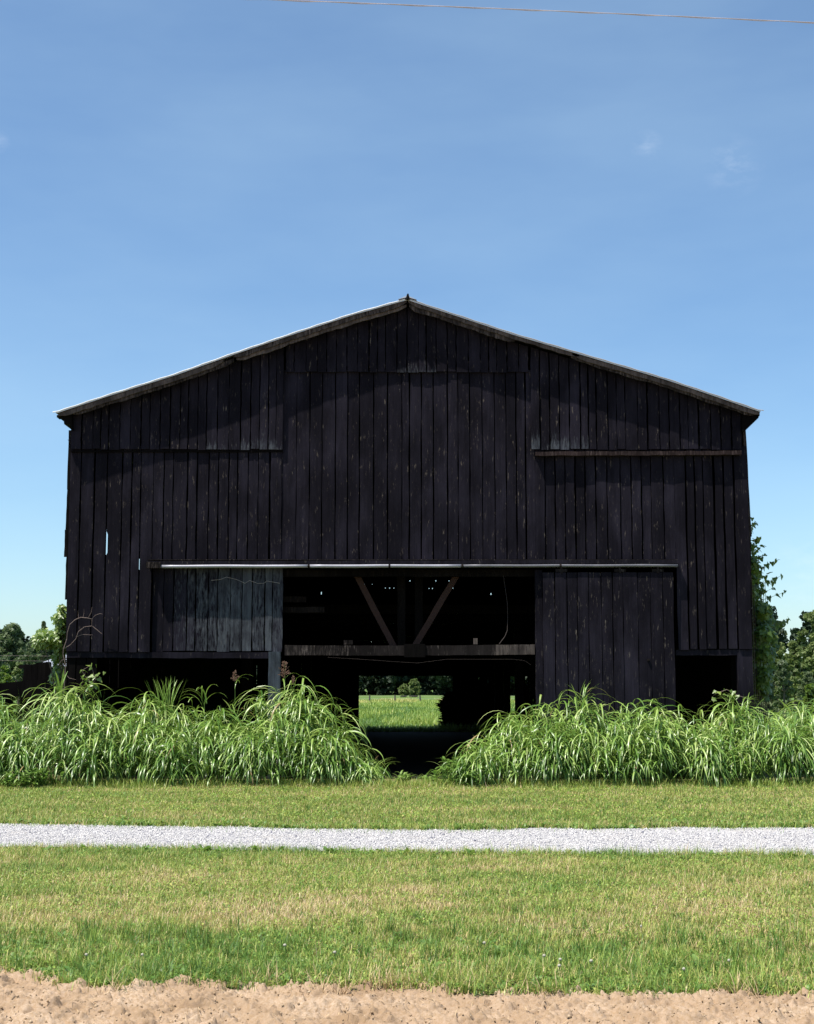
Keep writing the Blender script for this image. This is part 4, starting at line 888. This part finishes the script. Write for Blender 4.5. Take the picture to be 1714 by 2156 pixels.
# bare twigs before the left corner
tw = MB(); Yw = YF - .15
for pts, r in [([(134, 1470), (136, 1440), (138, 1400), (133, 1378), (134, 1366), (141, 1345), (142, 1332), (147, 1315), (158, 1305), (170, 1300), (182, 1301), (193, 1303)], .007),
               ([(134, 1366), (148, 1358), (160, 1345), (165, 1330), (178, 1320), (194, 1318), (204, 1326), (215, 1335)], .006), ([(194, 1303), (200, 1296), (210, 1292), (216, 1293)], .004),
               ([(162, 1340), (175, 1336), (195, 1337)], .004), ([(165, 1303), (165, 1292), (164, 1285)], .003), ([(175, 1300), (177, 1290), (177, 1282)], .003), ([(186, 1300), (192, 1290), (194, 1278)], .003), ([(138, 1415), (132, 1425), (130, 1440), (134, 1460)], .006), ([(137, 1418), (146, 1428), (160, 1431)], .005), ([(122, 1402), (130, 1390), (138, 1388)], .004), ([(170, 1430), (180, 1416), (168, 1452)], .004), ([(194, 1303), (193, 1318)], .005)]:
    tw.tube([P(u, v, Yw + rnd.uniform(-.02, .02)) for u, v in pts], [r] * (len(pts) - 1) + [r * .5], 5)
tag(tw.build('bare_twigs', M_TWIG), 'bare arching twigs in front of the left barn corner', 'twigs')
def small_vine(name, pts, label, seed, kk=5, tmean=.6):
    root = empty(name, P(*pts[0], YF - .15)); tag(root, label, 'vine'); g = np.random.default_rng(seed); cl = [(P(u, v, YF - .2), (.1, .06, .09), kk) for u, v in pts]
    V, Fq, A = blob_leaves(cl, seed, .075, (-.1, -.8, .5), tmean); rawmesh('foliage', V, Fq, M_VINE, root, attr=A)
    b = MB(); b.tube([P(u, v, YF - .18) for u, v in pts], .005, 4); b.build('stem', M_TWIG, root)
small_vine('vine', [(196, 1450), (190, 1435), (180, 1425), (172, 1412), (192, 1400), (200, 1428), (210, 1418), (182, 1458)], 'few pale leaves trailing below the left barn corner', 31, 4)
small_vine('vine', [(1572, 1470), (1558, 1466), (1542, 1458), (1530, 1452), (1514, 1458), (1502, 1464)], 'vine with pale leaves in the right dark opening', 32, 3)
b = MB(); b.tube([P(u, v, YF + .0) for u, v in [(153, 905), (147, 910), (149, 920), (155, 917), (151, 908)]], .004, 4); b.tube([P(u, v, YF) for u, v in [(160 - 12, 925), (143, 926), (146, 930), (149, 934)]], .004, 4)
tag(b.build('wire_tangle', M_CABLE), 'small loose curl of wire under the left eave', 'wire')

# ------------------------------------------------------------------ tall grass banks
def bankgrass(prof, y0, y1, dens, seed):
    """stems with long arching leaves; prof gives the skyline (u, v) of the back row"""
    g = np.random.default_rng(seed); us = [p[0] for p in prof]; vv = [p[1] for p in prof]
    xa, xb = PX(us[0], 1450, y1), PX(us[-1], 1450, y1); N = int((xb - xa) * (y1 - y0) * dens)
    x = g.uniform(xa, xb, N); y = y0 + (y1 - y0) * g.random(N) ** 1.15
    # clumped
    x += .16 * np.sin(x * 5.1 + seed) * np.cos(y * 3.3); y += .1 * np.sin(x * 3.7 + y * 6)
    u = CX + x / y * F; k = (u > us[0]) & (u < us[-1]) & (y > y0 - .05); x, y, u = x[k], y[k], u[k]; N = len(x)
    top = np.interp(u, us, vv); ztop = CAMH - (top - HOR) * 23.6 / F
    t = np.clip((y - y0) / (y1 - y0), 0, 1)
    lump = .62 + .58 * fbm(x * 1.5, y * 1.3, seed, 3, .6)
    h = ztop * (.5 + .56 * t ** .65) * lump * g.uniform(.7, 1.1, N)
    h = np.minimum(h, ztop * g.uniform(.96, 1.08, N)); h = np.maximum(h, .25)
    parts = []
    lean_az = g.random(N) * 6.283; lean = g.uniform(.0, .16, N)
    V, Fq, m = ribbons(np.stack([x, y, np.zeros(N)], 1), lean_az, h, 1.57 - lean * .2, 1.57 - lean * 2, np.full(N, .009), 3, 0, taper='blade')
    parts.append((V, Fq, np.repeat(np.stack([np.full(N, .3)] * 3, 1), m, 0)))
    nl = 8
    sx = np.repeat(x, nl); sy = np.repeat(y, nl); sh = np.repeat(h, nl); kk = np.tile(np.arange(nl), N); n = len(sx)
    fr = .22 + .74 * (kk + g.random(n) * .8) / nl
    off = np.repeat(np.sin(lean) * h * .5, nl)
    bx = sx + np.cos(np.repeat(lean_az, nl)) * off * fr ** 2; by = sy + np.sin(np.repeat(lean_az, nl)) * off * fr ** 2
    az = np.where(g.random(n) < .62, -1.57 + g.normal(0, .95, n), g.random(n) * 6.283)
    L = g.uniform(.34, .86, n) * np.clip(.6 + sh * .35, .5, 1.1); up = g.random(n) < .08; L = np.where(up, L * .5, L)
    e0 = g.uniform(.85, 1.4, n); e1 = -g.uniform(1.1, 1.75, n)
    e1 = np.where(up, g.uniform(-.2, .7, n), e1)
    V, Fq, m = ribbons(np.stack([bx, by, sh * fr], 1), az, L, e0, e1, g.uniform(.012, .034, n), 8, .22, curve=.62, roll=g.normal(0, .35, n), wave=g.normal(0, .5, n))
    tv = np.clip(np.repeat(g.normal(.42, .14, N), nl) + g.normal(0, .22, n) + .14 * (sh * fr - .5), 0, .95); dead = g.random(n) < .006; tv = np.where(dead, 1, tv)
    V[:, 2] = np.maximum(V[:, 2], .01)
    parts.append((V, Fq, np.repeat(np.stack([tv, tv, tv], 1), m, 0)))
    return joinarr(parts)
LP = [(-330, 1454), (0, 1452), (60, 1448), (120, 1438), (200, 1450), (260, 1454), (330, 1442), (370, 1464), (410, 1460), (455, 1482), (500, 1478), (530, 1460), (570, 1448), (610, 1436), (650, 1438), (690, 1452), (712, 1472), (728, 1501), (744, 1554), (764, 1584), (782, 1618), (790, 1650)]
RP = [(946, 1650), (957, 1605), (978, 1564), (1003, 1536), (1040, 1512), (1070, 1486), (1095, 1472), (1140, 1464), (1190, 1450), (1225, 1440), (1260, 1456), (1300, 1482), (1335, 1468), (1380, 1458), (1420, 1462), (1460, 1482), (1500, 1492), (1540, 1464), (1580, 1450), (1650, 1456), (1714, 1472), (2050, 1470)]
V, Fq, A = bankgrass(LP, 22.75, 24.3, 100, 3)
tag(rawmesh('tall_grass', V, Fq, M_TALL, attr=A), 'bank of tall arching grass left of the doorway gap', 'tall grass', kind='stuff')
V, Fq, A = bankgrass(RP, 22.75, 24.3, 100, 4)
tag(rawmesh('tall_grass', V, Fq, M_TALL, attr=A), 'bank of tall arching grass right of the doorway gap', 'tall grass', kind='stuff')

def clump(name, u, vtop, Y, n, spread, label, seed, e1=(-.2, .9), L=(.5, .9), w=(.012, .02), base=.0, az0=None, cat='grass clump', group=None, z0=None):
    g = np.random.default_rng(seed); x = PX(u, 1450, Y); zt = P(u, vtop, Y)[2]
    root = empty(name, (x, Y, 0)); tag(root, label, cat, group)
    Ls = g.uniform(*L, n); zb = np.maximum(0, zt - Ls * .93)
    az = g.random(n) * 6.28 if az0 is None else az0 + g.normal(0, .8, n)
    V, Fq, m = ribbons(np.stack([x + g.normal(0, spread, n), Y + g.normal(0, spread * .6, n), zb], 1), az, Ls, g.uniform(1.2, 1.52, n), g.uniform(*e1, n), g.uniform(*w, n), 8, .25, curve=1.5)
    tv = np.clip(g.normal(.5, .15, n), 0, .9); rawmesh('leaves', V, Fq, M_TALL, root, attr=np.repeat(np.stack([tv] * 3, 1), m, 0))
    b = MB(); b.tube([(x, Y, 0), (x + .01, Y, float(np.mean(zb)) + .1)], .006, 5); b.build('stem', M_WEED, root); return root
clump('grass_clump', 348, 1428, 23.9, 34, .1, 'spiky upright grass clump rising above the left bank', 71, (.5, 1.45), (.55, 1.0))
clump('grass_stalk', 430, 1420, 24.0, 9, .03, 'pale drooping grass stalk rising alone left of the grey post', 72, (-1.5, -.9), (.45, .75), (.018, .028))
clump('grass_stalk', 124, 1410, 24.0, 5, .02, 'broad upright grass blade beside the ivy', 73, (.6, 1.5), (.5, .9), (.03, .05))
clump('grass_clump', 656, 1436, 23.9, 9, .06, 'grass clump arching right above the left bank top', 74, (-1.3, -.6), (.5, .8), az0=0)
clump('grass_stalk', 1222, 1428, 23.7, 12, .05, 'tallest grass stalk before the sliding door', 75, (-1.2, .9), (.4, .75))
clump('grass_stalk', 1318, 1458, 23.9, 6, .03, 'drooping grass stalk before the right half of the sliding door', 76, (-1.5, -.8), (.5, .8), (.018, .026))
clump('grass_clump', 1555, 1442, 23.8, 16, .12, 'grass clump arching over at the right barn corner', 77, (-1.0, .2), (.5, 1.0))
clump('grass_clump', 778, 1592, 23.0, 16, .1, 'low arching clump at the left side of the doorway gap', 78, (-1.4, -.3), (.4, .8), (.01, .016), az0=.2)
clump('grass_clump', 968, 1600, 23.0, 12, .08, 'thin arching clump at the right side of the doorway gap', 79, (-1.4, -.4), (.4, .7), (.01, .015), az0=3.1)
def seedhead(u, vt, vb, Y, s, label, seed):
    rg = random.Random(seed); top = Vector(P(u, vt, Y)); root = empty('seed_head_stalk', (top.x, Y, 0)); tag(root, label, 'grass stalk')
    b = MB(); b.tube([(top.x + .02, Y, 0), (top.x + .01, Y, top.z * .6), top], [.006, .005, .002], 5); b.build('stem', M_WEED, root)
    z0 = P(u, vb, Y)[2]; pan = MB(); H = top.z - z0
    for i in range(int(34 * s)):
        t = rg.random(); p = Vector((top.x, Y, z0 + H * t)); a = rg.uniform(0, 6.28); L = (1 - t * .75) * H * .55 * rg.uniform(.5, 1)
        q = p + Vector((math.cos(a) * L, math.sin(a) * L * .7, L * rg.uniform(.2, .8))); pan.tube([p, (p + q) / 2 + Vector((0, 0, .01)), q], [.0022, .003, .002], 3)
        for j in range(4):
            c = p.lerp(q, rg.uniform(.35, 1)) + Vector((rg.uniform(-.01, .01), 0, rg.uniform(-.012, .004))); pan.tube([c - Vector((0, 0, .008)), c, c + Vector((.003, 0, .009))], [.001, .0045, .001], 4)
    for i, v in enumerate(pan.a): pan.a[i] = (rg.random(), 0, 0)
    pan.build('panicle', M_SEED, root)
    g = np.random.default_rng(seed); n = 5; V, Fq, m = ribbons(np.stack([np.full(n, top.x), np.full(n, Y), top.z * g.uniform(.55, .88, n)], 1), g.random(n) * 6.28, g.uniform(.3, .55, n), g.uniform(.8, 1.3, n), g.uniform(-1.5, -.6, n), g.uniform(.014, .022, n), 8, .25)
    rawmesh('leaves', V, Fq, M_TALL, root, attr=np.full((len(V), 3), .5))
seedhead(600, 1393, 1428, 23.9, 1.5, 'grass stalk with reddish seed head before the grey post', 81)
seedhead(495, 1412, 1436, 24.0, .8, 'grass stalk with small brown seed head against the dark gap', 82)
seedhead(618, 1424, 1440, 23.8, .5, 'short seed head stalk right of the reddish one', 83)
# leafy weeds at the foot of the banks
def weedpatch(u, v, Y, w, h, n, label, seed, tv=.7):
    g = np.random.default_rng(seed); x0 = PX(u, v, Y); root = empty('leafy_weed', (x0, Y, 0)); tag(root, label, 'weed')
    b = MB(); rg = random.Random(seed); stems = []
    for i in range(n):
        x = x0 + rg.gauss(0, w * .45); y = Y + rg.gauss(0, .12); hh = h * rg.uniform(.5, 1.1); b.tube([(x, y, 0), (x + rg.uniform(-.04, .04), y, hh)], [.005, .003], 4); stems.append((x, y, hh))
    b.build('stem', M_WEED, root); k = 9; S_ = np.repeat(np.array(stems), k, 0); m_ = len(S_); fr = g.uniform(.25, 1, m_)
    V, Fq, m = ribbons(np.stack([S_[:, 0], S_[:, 1], S_[:, 2] * fr], 1), g.random(m_) * 6.28, g.uniform(.08, .16, m_), g.uniform(.2, 1.1, m_), g.uniform(-1.1, 0, m_), g.uniform(.025, .055, m_), 5, .15)
    t = np.clip(g.normal(tv, .15, m_), 0, 1); rawmesh('leaves', V, Fq, M_WEED, root, attr=np.repeat(np.stack([t] * 3, 1), m, 0))
weedpatch(960, 1630, 22.95, .28, .42, 26, 'pale leafy weed patch at the right side of the doorway gap', 91)
weedpatch(990, 1636, 22.7, .2, .3, 14, 'small leafy weed before the right grass bank', 92, .5)
weedpatch(75, 1640, 22.55, .4, .28, 26, 'broad-leaved weed patch at the foot of the left bank', 93)
weedpatch(20, 1648, 22.55, .25, .2, 14, 'low weed at the left frame edge below the tall grass', 94)
weedpatch(850, 1642, 23.2, .16, .17, 14, 'low yellow-green weeds in the middle of the doorway gap', 95, .9)
weedpatch(905, 1643, 23.15, .16, .13, 10, 'low weeds at the right of the doorway gap', 96, .8)
clump('grass_clump', 890, 1628, 23.1, 6, .05, 'thin arching blades in the middle of the doorway gap', 97, (-1.2, -.4), (.25, .45), (.008, .012), az0=0)
# fringe of rank grass along the foot of the banks
n = 9000; x = nr.uniform(-7.8, 7.8, n); y = 22.7 + nr.normal(0, .12, n) + .1 * np.sin(x * 2); 
V, Fq, m = ribbons(np.stack([x, y, np.zeros(n)], 1), nr.random(n) * 6.28, nr.uniform(.06, .2, n), nr.uniform(.9, 1.5, n), nr.uniform(-.3, 1.1, n), nr.uniform(.005, .011, n), 3, 0, taper='blade')
tv = np.clip(nr.normal(.35, .15, n), 0, .8)
tag(rawmesh('fringe_grass', V, Fq, M_LAWN, attr=np.repeat(np.stack([tv] * 3, 1), m, 0)), 'unmown bright grass fringe at the foot of the tall grass', 'grass', kind='stuff')
